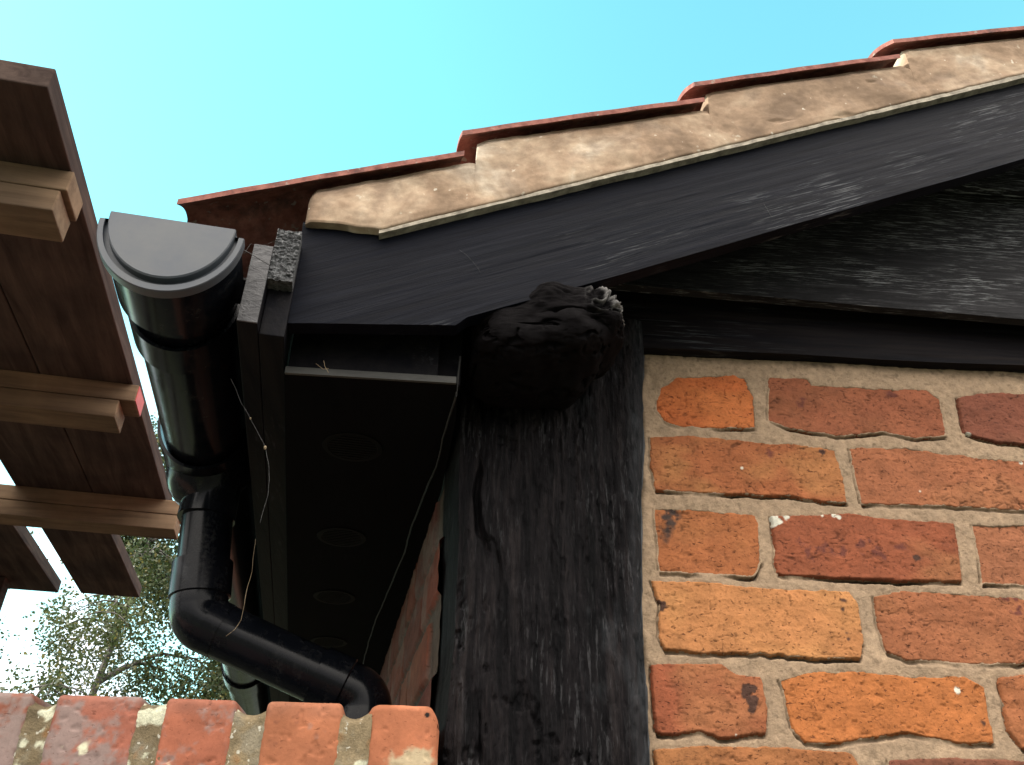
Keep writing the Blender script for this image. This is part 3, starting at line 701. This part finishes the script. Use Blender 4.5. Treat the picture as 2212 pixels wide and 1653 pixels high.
# undercloak strip
ux = np.linspace(atY(818, 505, .7318)[0], 1.69, 300)
lp = np.array([atY(x, y, .7318) for x, y in [(818,504),(2212,168)]]); lz = lp[0, 2]+(lp[1, 2]-lp[0, 2])*(ux-lp[0, 0])/(lp[1, 0]-lp[0, 0])
P_ = np.stack([ux, 0*ux, 0*ux], 1); n1 = fbm(P_, (45, 1, 1), 4, 6)*.0012; 
top = np.stack([ux, np.full(300, .7318), np.interp(ux, xs, low)-.0012+0*n1], 1); bot = np.stack([ux, np.full(300, .7318), lz+n1], 1)
slab('undercloak', top, bot, 8, (0, .05, 0), M['under'], roof, (0, -1, 0), lambda P: fbm(P, (60, 1, 90), 4, 2)*.0012, sharp=60)

# ---- rotten end of the wall plate poking out over the post
q_ = np.linspace(-1, 1, 110); qa, qb = np.meshgrid(q_, q_, indexing='ij'); one = np.ones_like(qa)
cube = np.stack([np.stack(t, -1) for t in [(one, qa, qb), (-one, qb, qa), (qb, one, qa), (qa, -one, qb), (qa, qb, one), (qb, qa, -one)]])
P0 = cube/((np.abs(cube)**4.5).sum(-1)**(1/4.5))[..., None]
x, y, z = P0[..., 0], P0[..., 1], P0[..., 2]
cx, cz = atY(1178, 745, .80)[[0, 2]]
cen = np.array([cx, .815, cz])
Pw = cen+P0*np.array([.088, .076, .040])
Pw[..., 2] += .012*x
Pw[..., 2] += (.815-Pw[..., 1])*.10+.012*sstep(.0, .09, Pw[..., 1]-.815)*(z < 0)
Pw[..., 2] -= .006*np.maximum(0, -z)*(1-x*x); Pw[..., 2] += .022*sstep(.35, 1, x)*sstep(.2, -1, z)
nrm = P0*np.array([1, 1, 1.6])**1; nrm = np.sign(nrm)*np.abs(nrm)**1.6; nrm /= np.linalg.norm(nrm, axis=-1)[..., None]+1e-9
d = fbm(Pw, (24, 14, 26), 3, 3, .5)*.012+fbm(Pw, (60, 160, 190), 3, 9, .6)*.003*(.3+.7*sstep(-.1, .6, z))-.006*sstep(.80, .95, ridge(Pw, (22, 30, 60), 3, 31))
por = ridge(Pw, (120, 70, 120), 2, 44); sel = sstep(.35, .75, x)*sstep(-.25, .35, z)
d = d-sel*.010*(1-por)*2.4+sel*.003
d = d-.013*np.exp(-(((Pw[..., 0]-cx-.058)/.016)**2+((Pw[..., 2]-cz-.000)/.011)**2))
d = d-.020*np.exp(-((Pw[..., 0]-cx+.050)/.018)**2)*sstep(.1, .7, z)+.008*np.exp(-((Pw[..., 0]-cx-.002)/.018)**2)*sstep(.2, .7, z)
Pw = Pw+nrm*d[..., None]
V = Pw.reshape(-1, 3); F = np.concatenate([grid_faces(110, 110, 110*110*k) for k in range(6)])
k = (sel*sstep(.66, .90, por)+.16*sstep(.5, .9, z)*sstep(.1, .6, fbm(Pw, (90, 40, 90), 4, 5))).reshape(-1, 1)  # pale porous wood, with light on its top and right painted in
colb = np.array([.0050, .0045, .0052])*(1+0*k)+np.array([.15, .15, .15])*k
M['deadtone'] = tonemat('rotten_tone', 160, .4, 0, .85, .5, .002, spec=.05)
pe = mesh_obj('wall_plate_end', V, F, M['deadtone'], bld, col=np.clip(colb, 0, 1), smooth=True)
import bmesh
bm = bmesh.new(); bm.from_mesh(pe.data); bmesh.ops.remove_doubles(bm, verts=bm.verts[:], dist=1e-6); bmesh.ops.recalc_face_normals(bm, faces=bm.faces[:])
for f in bm.faces: f.smooth = True
bm.to_mesh(pe.data); bm.free()

# ================================================================== GUTTER
gut = thing('rain_gutter', G(-.205, .70, 2.10), 'black plastic half-round gutter with a grey end cap along the eave', 'gutter')
RC, ZT = -.2065, 2.102
def arc(a, b, n=48, t0=np.pi, t1=2*np.pi): t = np.linspace(t0, t1, n); return a*np.cos(t), b*np.sin(t)
def half_shell(name, a, b, e1, e2, thick, mat, parent, dz=0, rc=RC, lip=True):
    n = 48; xo, zo = arc(a, b, n); xi, zi = arc(a-thick, b-thick, n); V = []
    for e in (e1, e2):
        for k in range(n): V.append(G(rc+xo[k], e, ZT+dz+zo[k]))
        for k in range(n): V.append(G(rc+xi[k], e, ZT+dz+zi[k]))
    F = []; m = 2*n
    for k in range(n-1):
        F.append((k, k+1, m+k+1, m+k)); F.append((n+k+1, n+k, m+n+k, m+n+k+1)); F.append((k+1, k, n+k, n+k+1)); F.append((m+k, m+k+1, m+n+k+1, m+n+k))
    F.append((0, m, m+n, n)); F.append((n-1, 2*n-1, m+2*n-1, m+n-1))
    return mesh_obj(name, V, F, mat, parent, smooth=True, sharp=35)
half_shell('channel', .0560, .0660, .705, 3.35, .0028, M['plastic'], gut)
half_shell('cap_sleeve', .0650, .0800, .7065, .775, .004, M['plastic'], gut)
half_shell('union', .0605, .0745, .812, .858, .004, M['plastic'], gut)
half_shell('union', .0615, .0730, 2.33, 2.42, .004, M['plastic'], gut)
def cap():
    n = 56; t = np.linspace(np.pi, 2*np.pi, n); V = []; F = []
    loops = [(.0595, .0695, .6905, .003), (.0605, .0712, .6918, .003), (.0607, .0715, .6995, .002), (.0638, .0765, .7000, -.004), (.0642, .0770, .6945, -.004), (.0690, .0838, .6945, -.004), (.0698, .0846, .6960, -.004), (.0698, .0846, .7060, -.004)]
    for a, b, e, dz in loops:
        zz = (b+dz)*np.sin(t)+dz
        zz = np.minimum(zz, dz-.0002)
        for k in range(n): V.append(G(RC+a*math.cos(t[k]), e, ZT+zz[k]))
    for l in range(len(loops)-1):
        for k in range(n):
            k2 = (k+1) % n; F.append((l*n+k, l*n+k2, (l+1)*n+k2, (l+1)*n+k))
    F.append(tuple(range(n))[::-1]); q = (len(loops)-1)*n; F.append(tuple(q+k for k in range(n)))
    return mesh_obj('end_cap', V, F, M['plastic_dull'], gut, smooth=True, sharp=28)
cap()
# running outlet
n = 40
half_shell('outlet', .0625, .0760, 1.09, 1.225, .004, M['plastic'], gut)
pp = [G(-.200+.011*q, 1.16, z) for q, z in zip((0, .1, .3, .6, 1, 1), (2.075, 2.045, 2.035, 2.022, 2.010, 1.985))]
tube('outlet_spout', pp, [.058, .056, .052, .044, .0385, .0385], M['plastic'], gut.children[-1], 40)

# ================================================================== DOWNPIPE
dp = thing('downpipe', G(.062, 1.10, 0), 'black plastic downpipe with a swan neck bend back to the wall', 'downpipe')
A = np.array([-.189, 1.16, 2.00]); B = np.array([-.172, 1.16, 1.846]); Cc = np.array([.052, 1.16, 1.762]); Dd = np.array([.054, 1.16, 1.55])
def g3(p): return G(*p)
def bend(p0, p1, p2, rad=.05, n=12):
    d0 = (p0-p1)/np.linalg.norm(p0-p1); d2 = (p2-p1)/np.linalg.norm(p2-p1); a = p1+d0*rad; b = p1+d2*rad
    t = np.linspace(0, 1, n)[:, None]; return (1-t)**2*a+2*t*(1-t)*p1+t*t*b
up = resamp([A, B+(A-B)/np.linalg.norm(A-B)*.022], 12)
tube('straight_pipe', [g3(p) for p in up], .034, M['plastic'], dp, 40)
b1 = bend(A, B, Cc, .016); dirA = (A-B)/np.linalg.norm(A-B); dirC = (Cc-B)/np.linalg.norm(Cc-B)
pa = [b1[0]+dirA*.062, b1[0]+dirA*.0605, b1[0]+dirA*.055, b1[0]+dirA*.014, b1[0]+dirA*.0125, b1[0]+dirA*.0035]+list(b1)+[b1[-1]+dirC*.002, b1[-1]+dirC*.02]
tube('elbow', [g3(p) for p in pa], [.0360, .0392, .0392, .0392, .0364, .0366]+[.0362]*len(b1)+[.0360, .0356], M['plastic'], dp, 48)
tube('offset_pipe', [g3(p) for p in resamp([b1[-1], Cc-dirC*.03], 10)], .0345, M['plastic'], dp, 40)
b2 = bend(B, Cc, Dd, .018); dD = np.array([0, 0, -1.0])
pa = [b2[0]-dirC*.050, b2[0]-dirC*.0495, b2[0]-dirC*.012, b2[0]-dirC*.010]+list(b2)+[b2[-1]+dD*.003, b2[-1]+dD*.035]
tube('elbow', [g3(p) for p in pa], [.0350, .0388, .0388, .0364]+[.0362]*len(b2)+[.0368, .0368], M['plastic'], dp, 48)
tube('straight_pipe', [g3(p) for p in resamp([b2[-1], np.array([.054, 1.16, .02])], 10)], .034, M['plastic'], dp, 40)
gbox('pipe_clip', .012, .118, 1.145, 1.175, 1.60, 1.625, M['plastic'], dp, .002)

# ================================================================== GARDEN WALL
gw = thing('garden_wall', (-.9, .93, 0), 'low brick garden wall with lichen-spotted brick coping meeting the post', 'wall')
edges = [(-.3525-.0915*k-.072, -.3525-.0915*k) for k in range(20, 0, -1)]+[(-.424, -.3525), (-.3325, -.2575), (-.2375, -.1735), (-.1485, -.0785), (-.0572, .0105)]
edges = [e for e in edges if e[1]-e[0] > .05]; edges = [(a, b) for a, b in edges if a < -.43] + edges[-5:]
cop_c = {0: (.40, .105, .065), 1: (.46, .125, .085), 2: (.52, .135, .080), 3: (.58, .165, .085), 4: (.60, .165, .085)}
ZW = 1.683
def rounded_block(x1, x2, z1, z2, y1, y2, rad, nx, nz, rtl=.004, rtr=.004):
    """front face grid wrapped on to sides and top through a rounded rim"""
    ys = np.array([0, .25, .5, .75, 1.0]); 
    s = np.linspace(-1, 1, nx); t = np.linspace(-1, 1, nz)
    return s, t
class_faces = []
geoV = []; geoF = []; geoC = []; off = 0
def lich(P, amount, seed):
    g1 = sstep(.62-amount, .80-amount, .5+.5*fbm(P, (38, 38, 38), 5, 201, .62)+.12*fbm(P, (150, 150, 150), 3, 202))
    w1 = sstep(.78, .86, .5+.5*fbm(P, (55, 55, 55), 3, 207)+.05*fbm(P, (220,)*3, 2, 9)+amount*.25)
    return g1[..., None], w1[..., None]
for ii, (x1, x2) in enumerate(edges):
    idx = ii-(len(edges)-5); vis = idx >= -1
    nx, nz = (64, 96) if vis else (14, 16)
    prof_r = .006
    # cross section around the front: grid u (x) by v (path from bottom front, up, over the top, to the rear)
    yv = np.concatenate([np.full(nz, 0.0), np.linspace(0, .215, 10)[1:]]); 
    zv = np.concatenate([np.linspace(ZW-.112, ZW-.006, nz), np.full(9, ZW)])
    for q in range(8):                                       # rounded arris
        pass
    th_ = np.linspace(0, np.pi/2, 8)
    yv = np.concatenate([np.full(nz, 0.0), .006-.006*np.cos(th_)[1:], np.linspace(.006, .209, 8)[1:], .209+.006*np.sin(th_)[1:], [.215]])
    zv = np.concatenate([np.linspace(ZW-.112, ZW-.006, nz), ZW-.006+.006*np.sin(th_)[1:], np.full(7, ZW), ZW-.006+.006*np.cos(th_)[1:], [ZW-.112]])
    cy, cz_ = .1075, ZW-.05
    rr_ = .012 if idx == 4 else .005
    us = np.concatenate([[0, 0], np.linspace(0, 1, nx), [1, 1]])
    ins = np.concatenate([[.014, .0045], np.zeros(nx), [.0045, .014]])
    Xs = x1+(x2-x1)*us
    th2 = np.clip((np.minimum(us, 1-us)*(x2-x1))/rr_, 0, 1); rnd = rr_*(1-np.sqrt(1-(1-th2)**2))
    YY = .83+yv[None, :]+(ins+rnd)[:, None]*np.where(yv[None, :] < .1075, 1, -1)*(np.minimum(np.abs(yv[None, :]-0), np.abs(.215-yv[None, :])) < .02)
    ZZ = zv[None, :]-(ins+rnd)[:, None]*(zv[None, :] > ZW-.010)
    if idx == 4:                                            # the worn round corner by the post
        dx = np.clip((Xs-(x2-.014))/.014, 0, 1); ZZ = ZZ-(.014*(1-np.sqrt(1-dx**2)))[:, None]*sstep(ZW-.03, ZW, ZZ)
    XX = np.repeat(Xs[:, None], len(yv), 1)
    P = np.stack([XX, YY, ZZ], -1)
    dd = fbm(P, (45, 45, 45), 5, 60+ii)*.0012-.001*sstep(.3, .6, fbm(P, (130, 130, 130), 2, 61))
    P[..., 1] -= dd*(yv[None, :] < .1); P[..., 2] += dd*.6
    P[..., 0] += (fbm(P, (50, 1, 50), 3, 90+ii)*.0012)*np.where(us < .1, 1, np.where(us > .9, 1, 0))[:, None]
    base = np.array(cop_c.get(idx, (.42, .12, .08)))*np.array([.82, 1.08, 1.05])
    cv = base*.72*(1+.28*fbm(P, (30, 30, 45), 5, 33)[..., None])
    am = {4: -.06, 3: -.07, 2: .13, 1: .20, 0: .27}.get(idx, .2)
    ztop = sstep(ZW-.02, ZW-.003, P[..., 2])[..., None]*.10
    g1, w1 = lich(P, am, 5)
    g1 = np.clip(g1+ztop*3*(idx < 4)*(.5+.5*fbm(P, (60, 60, 60), 3, 6)[..., None]), 0, 1)
    cv = cv*(1-.75*g1)+np.array([.23, .20, .19])*.75*g1; cv = cv*(1-w1*(am > 0))+np.array([.60, .60, .44])*w1*(am > 0)
    dk = sstep(.35, .7, fbm(P, (110, 110, 110), 3, 19))[..., None]*.5; cv = cv*(1-dk)+np.array([.12, .045, .03])*dk
    if idx == 4:
        wp = sstep(.004, -.002, np.hypot((P[..., 0]+.010)/1.6, P[..., 2]-1.634)-.010+fbm(P, (120,)*3, 3, 4)*.010)[..., None]; cv = cv*(1-wp)+np.array([.42, .34, .22])*wp
        hp = sstep(.0004, -.0004, np.hypot((P[..., 0]+.0015), (P[..., 2]-1.6745)/1.0)-.0023)[..., None]; cv = cv*(1-hp)+np.array([.01, .008, .008])*hp
    nn = P.shape[:2]; geoV.append(P.reshape(-1, 3)); geoF.append(grid_faces(*nn, off)); geoC.append(np.clip(cv, .01, .9).reshape(-1, 3)); off += nn[0]*nn[1]
mesh_obj('coping_bricks', np.concatenate(geoV), np.concatenate(geoF), M['coping'], gw, col=np.concatenate(geoC), smooth=True)
# coping mortar, dished at the top between the bricks
geoV = []; geoF = []; geoC = []; off = 0
for a, b in zip(edges[:-1], edges[1:]):
    x1, x2 = a[1]-.006, b[0]+.006; vis = a[1] > -.45; nx = 24 if vis else 6
    nz = 90 if vis else 12; us = np.linspace(0, 1, nx); dip = .0105*np.sin(np.pi*us)**.8-.001 if a[1] > -.30 else .007*np.sin(np.pi*us)
    if abs(a[1]+.2575) < .002: dip = .003*np.sin(np.pi*us)
    if abs(a[1]+.3525) < .002: dip = .006*np.sin(np.pi*us*.98)**2+.002
    zt_ = ZW-.003-dip; v = np.linspace(0, 1, nz); zv = ZW-.112+v[None, :]*(zt_[:, None]-ZW+.112); yv = np.full(zv.shape, .8315)
    rim = sstep(.93, 1, v); yv = yv+(rim**2*.006)[None, :]
    tops = np.repeat(zt_[:, None], 6, 1); ty = np.repeat(np.linspace(.84, 1.04, 6)[None, :], nx, 0)
    ZZ = np.concatenate([zv, tops], 1); YY = np.concatenate([yv, ty], 1); XX = np.repeat((x1+(x2-x1)*us)[:, None], ZZ.shape[1], 1)
    P = np.stack([XX, YY, ZZ], -1); P[..., 1] -= (fbm(P, (70,)*3, 5, 66, .6)*.0022)*(YY < .85); P[..., 2] += fbm(P, (70, 70, 1), 3, 67)*.0012*(ZZ > ZW-.03)
    cv = np.array([.24, .19, .115])*(1+.45*fbm(P, (60,)*3, 5, 68)[..., None])
    if a[1] < -.2: cv = cv*.75
    g1, w1 = lich(P, .12, 4); cv = cv*(1-.5*g1)+np.array([.26, .25, .20])*.5*g1
    w2 = sstep(.70, .78, .5+.5*fbm(P, (75,)*3, 3, 210)+.04*fbm(P, (260,)*3, 2, 9)+(.12 if a[1] < -.2 else .03))[..., None]; cv = cv*(1-w2)+np.array([.62, .63, .48])*w2
    rs = sstep(.62, .8, .5+.5*fbm(P, (60,)*3, 3, 301))[..., None]*.6; cv = cv*(1-rs)+np.array([.26, .12, .04])*rs
    nn = P.shape[:2]; geoV.append(P.reshape(-1, 3)); geoF.append(grid_faces(*nn, off)); geoC.append(np.clip(cv, .01, .9).reshape(-1, 3)); off += nn[0]*nn[1]
mesh_obj('coping_mortar', np.concatenate(geoV), np.concatenate(geoF), M['copmortar'], gw, col=np.concatenate(geoC), smooth=True)
# the courses below
pol3 = []; zc = ZW-.112-.045; k = 0
while zc > .03:
    x = -2.3+(.11 if k % 2 else 0)
    while x < -.02: pol3.append((rect(x, min(x+.215, .010), zc-.033, zc+.033), rr.choice(pal))); x += .23
    zc -= .078; k += 1
U3 = np.arange(-2.3, .012, .006); W3 = np.arange(0.0, ZW-.111, .006)
X3, Z3, P3, D3, Dn3, ID3 = brickfield(U3, W3, pol3, 9)
hh = sstep(-.002, .003, Dn3)*.006; cc = np.where(Dn3[..., None] > 0, np.array([c for p, c in pol3])[ID3], np.array([.3, .24, .16]))*(1+.25*fbm(P3, (50, 60, 1), 4, 3)[..., None])
mesh_obj('brickwork', np.stack([X3, .838-hh, Z3], -1).reshape(-1, 3), grid_faces(*X3.shape), M['brick'], gw, col=cc.reshape(-1, 3), smooth=True)
xbox('wall_core', -2.3, .009, .845, 1.04, .001, ZW-.018, M['felt'], gw, 0)

# ================================================================== TIMBER CANOPY (left)
cn = thing('timber_canopy', G(-.9, 1.6, 0), 'open canopy of dark underside softwood planks on paired battens beside the gutter', 'canopy')
def plank(r1, r2, e1, e2, z1=2.300, z2=2.333, nm='plank', mt='plank'): return gbox(nm, r1, r2, e1, e2, z1, z2, M[mt], cn, .0018)
plank(-.5385, -.389, .722, 1.905); plank(-.695, -.5405, .7225, 2.515, 2.3003, 2.3325); plank(-.909, -.756, .721, 2.525)
plank(-1.065, -.914, .724, 2.52); plank(-1.22, -1.071, .720, 2.52)
for e, ru, rl in ((.850, -.385, -.392), (1.350, -.378, -.402), (1.822, -.353, -.357)):
    ub = plank(-1.25, ru, e, e+.057, 2.2668, 2.2996, 'upper_batten', 'batten'); plank(-1.25, rl, e+.001, e+.060, 2.2325, 2.2662, 'lower_batten', 'batten')
    if e == 1.350: gbox('paint_mark', ru, ru+.0012, e+.002, e+.055, 2.2685, 2.298, M['red'], ub, 0)
for e in (.88, 2.34): gbox('post', -1.20, -1.13, e-.03, e+.04, 0, 2.231, M['plank'], cn, .003)
gbox('post', -.925, -.865, 2.42, 2.47, 0, 2.2998, M['plank'], cn, .003)

# ================================================================== small loose things
ca = [(993, 770), (990, 800), (987, 850), (965, 920), (943, 1005), (912, 1080), (885, 1150), (872, 1200), (846, 1262), (815, 1330), (797, 1385), (783, 1440), (772, 1500)]
def atZ(x, y, Z): d = ray(x, y); return CAM + d*(Z-1.5)/d[2]
pth = [atZ(x, y, 2.0085) for x, y in ca[2:]]; pth = [atR(994, 770, pth[0]@R), atR(990, 812, pth[0]@R)]+pth; pth = resamp(pth, 60); pth = pth+fbm(pth, (30,)*3, 3, 4)[:, None]*R*.002
settags(tube('cable', pth, .0012, M['cable'], None, 8), 'thin dark cable hanging down in the corner between soffit and side wall', 'cable')
def strand(name, pts, rad, mat, label, cat, plane='e', val=.72, group=None):
    fn = {'e': atE, 'y': atY, 'r': atR}[plane]
    p = resamp([fn(x, y, val) for x, y in pts], 14+4*len(pts)); p = p+np.stack([fbm(p, (60,)*3, 3, s) for s in (1, 2, 3)], 1)*.0015
    V, F = tube_geo(p, rad*.30*(1+.4*fbm(p, (90,)*3, 2, 8)), 6)
    return settags(mesh_obj(name, V, F, mat, smooth=True), label, cat, group)
strand('hanging_strand', [(500,818),(520,868),(541,903),(556,935),(573,967),(581,1010),(578,1070),(560,1130)], .0007, M['web'], 'long dusty cobweb strand dangling beside the fascia with a seed caught in it', 'cobweb', 'e', .80, 'dusty threads hung from the eave')
strand('hanging_strand', [(552,1165),(545,1230),(532,1280),(527,1308),(522,1340),(508,1360),(488,1376)], .0010, M['twig'], 'dry pale stem dangling in front of the downpipe bend', 'stem', 'e', .98, 'dusty threads hung from the eave')
strand('hanging_strand', [(526,540),(548,552),(583,574)], .0016, M['cable'], 'short dark stick caught between the gutter cap and the fascia end', 'stick', 'e', .715, 'bits caught at the eave')
strand('hanging_strand', [(528,547),(541,528),(558,532),(588,522)], .0005, M['web'], 'cobweb thread looping from the gutter cap to the rough sawn end', 'cobweb', 'e', .718, 'bits caught at the eave')
strand('dry_stem', [(700,778),(703,790),(711,805)], .0009, M['twig'], 'tiny dry stem crossing the pale soffit edge strip', 'stem', 'y', .765)
strand('dry_stem', [(683,786),(700,797),(711,796)], .0007, M['twig'], 'tiny dry stem lying along the pale soffit edge strip', 'stem', 'y', .765)
strand('hanging_strand', [(993,540),(1010,553),(1024,568),(1036,587)], .0004, M['web'], 'fine hair-like thread on the lower part of the barge board', 'cobweb', 'y', .741)
strand('hanging_strand', [(1650,440),(1660,458),(1667,470)], .0004, M['web'], 'fine hair-like thread in the middle of the barge board', 'cobweb', 'y', .741)
# seeds on the hanging strand
import bmesh
def seed(x, y, e, rad, label):
    bm = bmesh.new(); bmesh.ops.create_icosphere(bm, subdivisions=2, radius=rad)
    for v in bm.verts: v.co.x *= .7; v.co += v.co*.25*random.uniform(-1, 1)
    me = bpy.data.meshes.new('seed'); bm.to_mesh(me); bm.free(); me.materials.append(M['twig'])
    o = bpy.data.objects.new('seed', me); COL.objects.link(o); o.location = Vector(atE(x, y, e)); settags(o, label, 'seed')
seed(573, 967, .797, .0022, 'larger tan seed stuck low on the dangling cobweb strand')
seed(541, 904, .797, .0013, 'smaller tan seed stuck higher on the dangling cobweb strand')

# ================================================================== TREES
def leafmat():
    m, N, L, b = newmat('birch_leaf'); v = coords(N, L); n = noise(N, L, v, 1.3, 4, .6)
    oi = N.new('ShaderNodeNewGeometry'); rnd = oi.outputs['Random Per Island']
    c = ramp(N, L, n, [(.35, (.028, .048, .016)), (.65, (.075, .095, .032))]); c = mix(N, L, ramp(N, L, rnd, [(.8, (0, 0, 0)), (.95, (.6,)*3)]), c, (.22, .17, .04))
    out = N['Material Output']; tr = N.new('ShaderNodeBsdfTranslucent'); ms = N.new('ShaderNodeMixShader'); ms.inputs[0].default_value = .35
    L.new(c, b.inputs['Base Color']); L.new(c, tr.inputs['Color']); b.inputs['Roughness'].default_value = .6
    L.new(b.outputs[0], ms.inputs[1]); L.new(tr.outputs[0], ms.inputs[2]); L.new(ms.outputs[0], out.inputs['Surface']); return m
M['leaf'] = leafmat(); M['bark'] = simple('birch_bark', (.04, .035, .03), (.12, .11, .10), 12, .9)
def tree(loc, height, label, seedn, spread, nclump, lean=(0, 0), trunk_r=.07, nleaf=60):
    rg = np.random.default_rng(seedn); t = thing('birch_tree', loc, label, 'tree', None); loc = np.array(loc)
    tp = [loc+np.array([lean[0]*s*s+.15*math.sin(s*5+seedn), lean[1]*s*s, height*s]) for s in np.linspace(0, 1, 14)]
    tube('trunk', tp, np.linspace(trunk_r, .012, 14), M['bark'], t, 8)
    geos = []; tips = []
    for k in range(26):
        s = rg.uniform(.18, .97); i = int(s*13); p = tp[i]; az = rg.uniform(0, 2*np.pi); ln = spread*(1.15-s)*rg.uniform(.7, 1.1)
        dv = np.array([math.cos(az), math.sin(az), rg.uniform(.35, 1.0)]); pts = []
        for q in np.linspace(0, 1, 8):
            pts.append(p+dv*ln*q*np.array([1, 1, 1-.45*q])+np.array([0, 0, -.35*ln*q**3])+rg.normal(0, .04*ln*q, 3)*.5)
        geos.append(tube_geo(pts, np.linspace(.035*(1.3-s), .006, 8), 6))
        for q in (3, 4, 5, 6, 7):
            for _ in range(2):
                az2 = rg.uniform(0, 2*np.pi); l2 = rg.uniform(.25, .6)*ln*.7; b0 = pts[q]
                sub = [b0+np.array([math.cos(az2)*l2*u, math.sin(az2)*l2*u, .15*l2*u-.7*l2*u*u]) for u in np.linspace(0, 1, 5)]
                geos.append(tube_geo(sub, np.linspace(.010, .003, 5), 4)); tips += sub[1:]
    V, F = merge(geos); mesh_obj('branches', V, F, M['bark'], t, smooth=True)
    tips = np.array(tips); Vs = []
    idx = rg.integers(0, len(tips), nclump); cc_ = tips[idx]+rg.normal(0, .12, (nclump, 3))
    cc_ = np.repeat(cc_, nleaf, 0); n = len(cc_); drop = rg.exponential(.22, n)
    P = cc_+rg.normal(0, .065, (n, 3))*np.array([1, 1, .8]); P[:, 2] -= drop
    a = rg.normal(size=(n, 3)); a /= np.linalg.norm(a, axis=1)[:, None]; b = rg.normal(size=(n, 3)); b -= a*(a*b).sum(1)[:, None]; b /= np.linalg.norm(b, axis=1)[:, None]
    sz = rg.uniform(.013, .024, n)[:, None]
    V = np.stack([P-a*sz, P-b*sz*.75-a*sz*.2, P+a*sz*1.25, P+b*sz*.75-a*sz*.2], 1).reshape(-1, 3); F = np.arange(4*n).reshape(n, 4)
    mesh_obj('crown', V, F, M['leaf'], t)
tree((-3.6, 9.6, 0), 6.9, 'loose-leaved birch seen past the downpipe with dark forking limbs above the wall', 4, 2.5, 1150, (.2, 0))
tree((-5.4, 9.8, 0), 5.6, 'birch farther left behind the planks with its crown running out of the frame', 8, 2.7, 1150, (-.2, 0))
tree((-2.0, 10.6, 0), 5.6, 'narrow birch directly behind the downpipe bend, partly hidden by the gutter', 15, 1.9, 800, (-.3, 0))
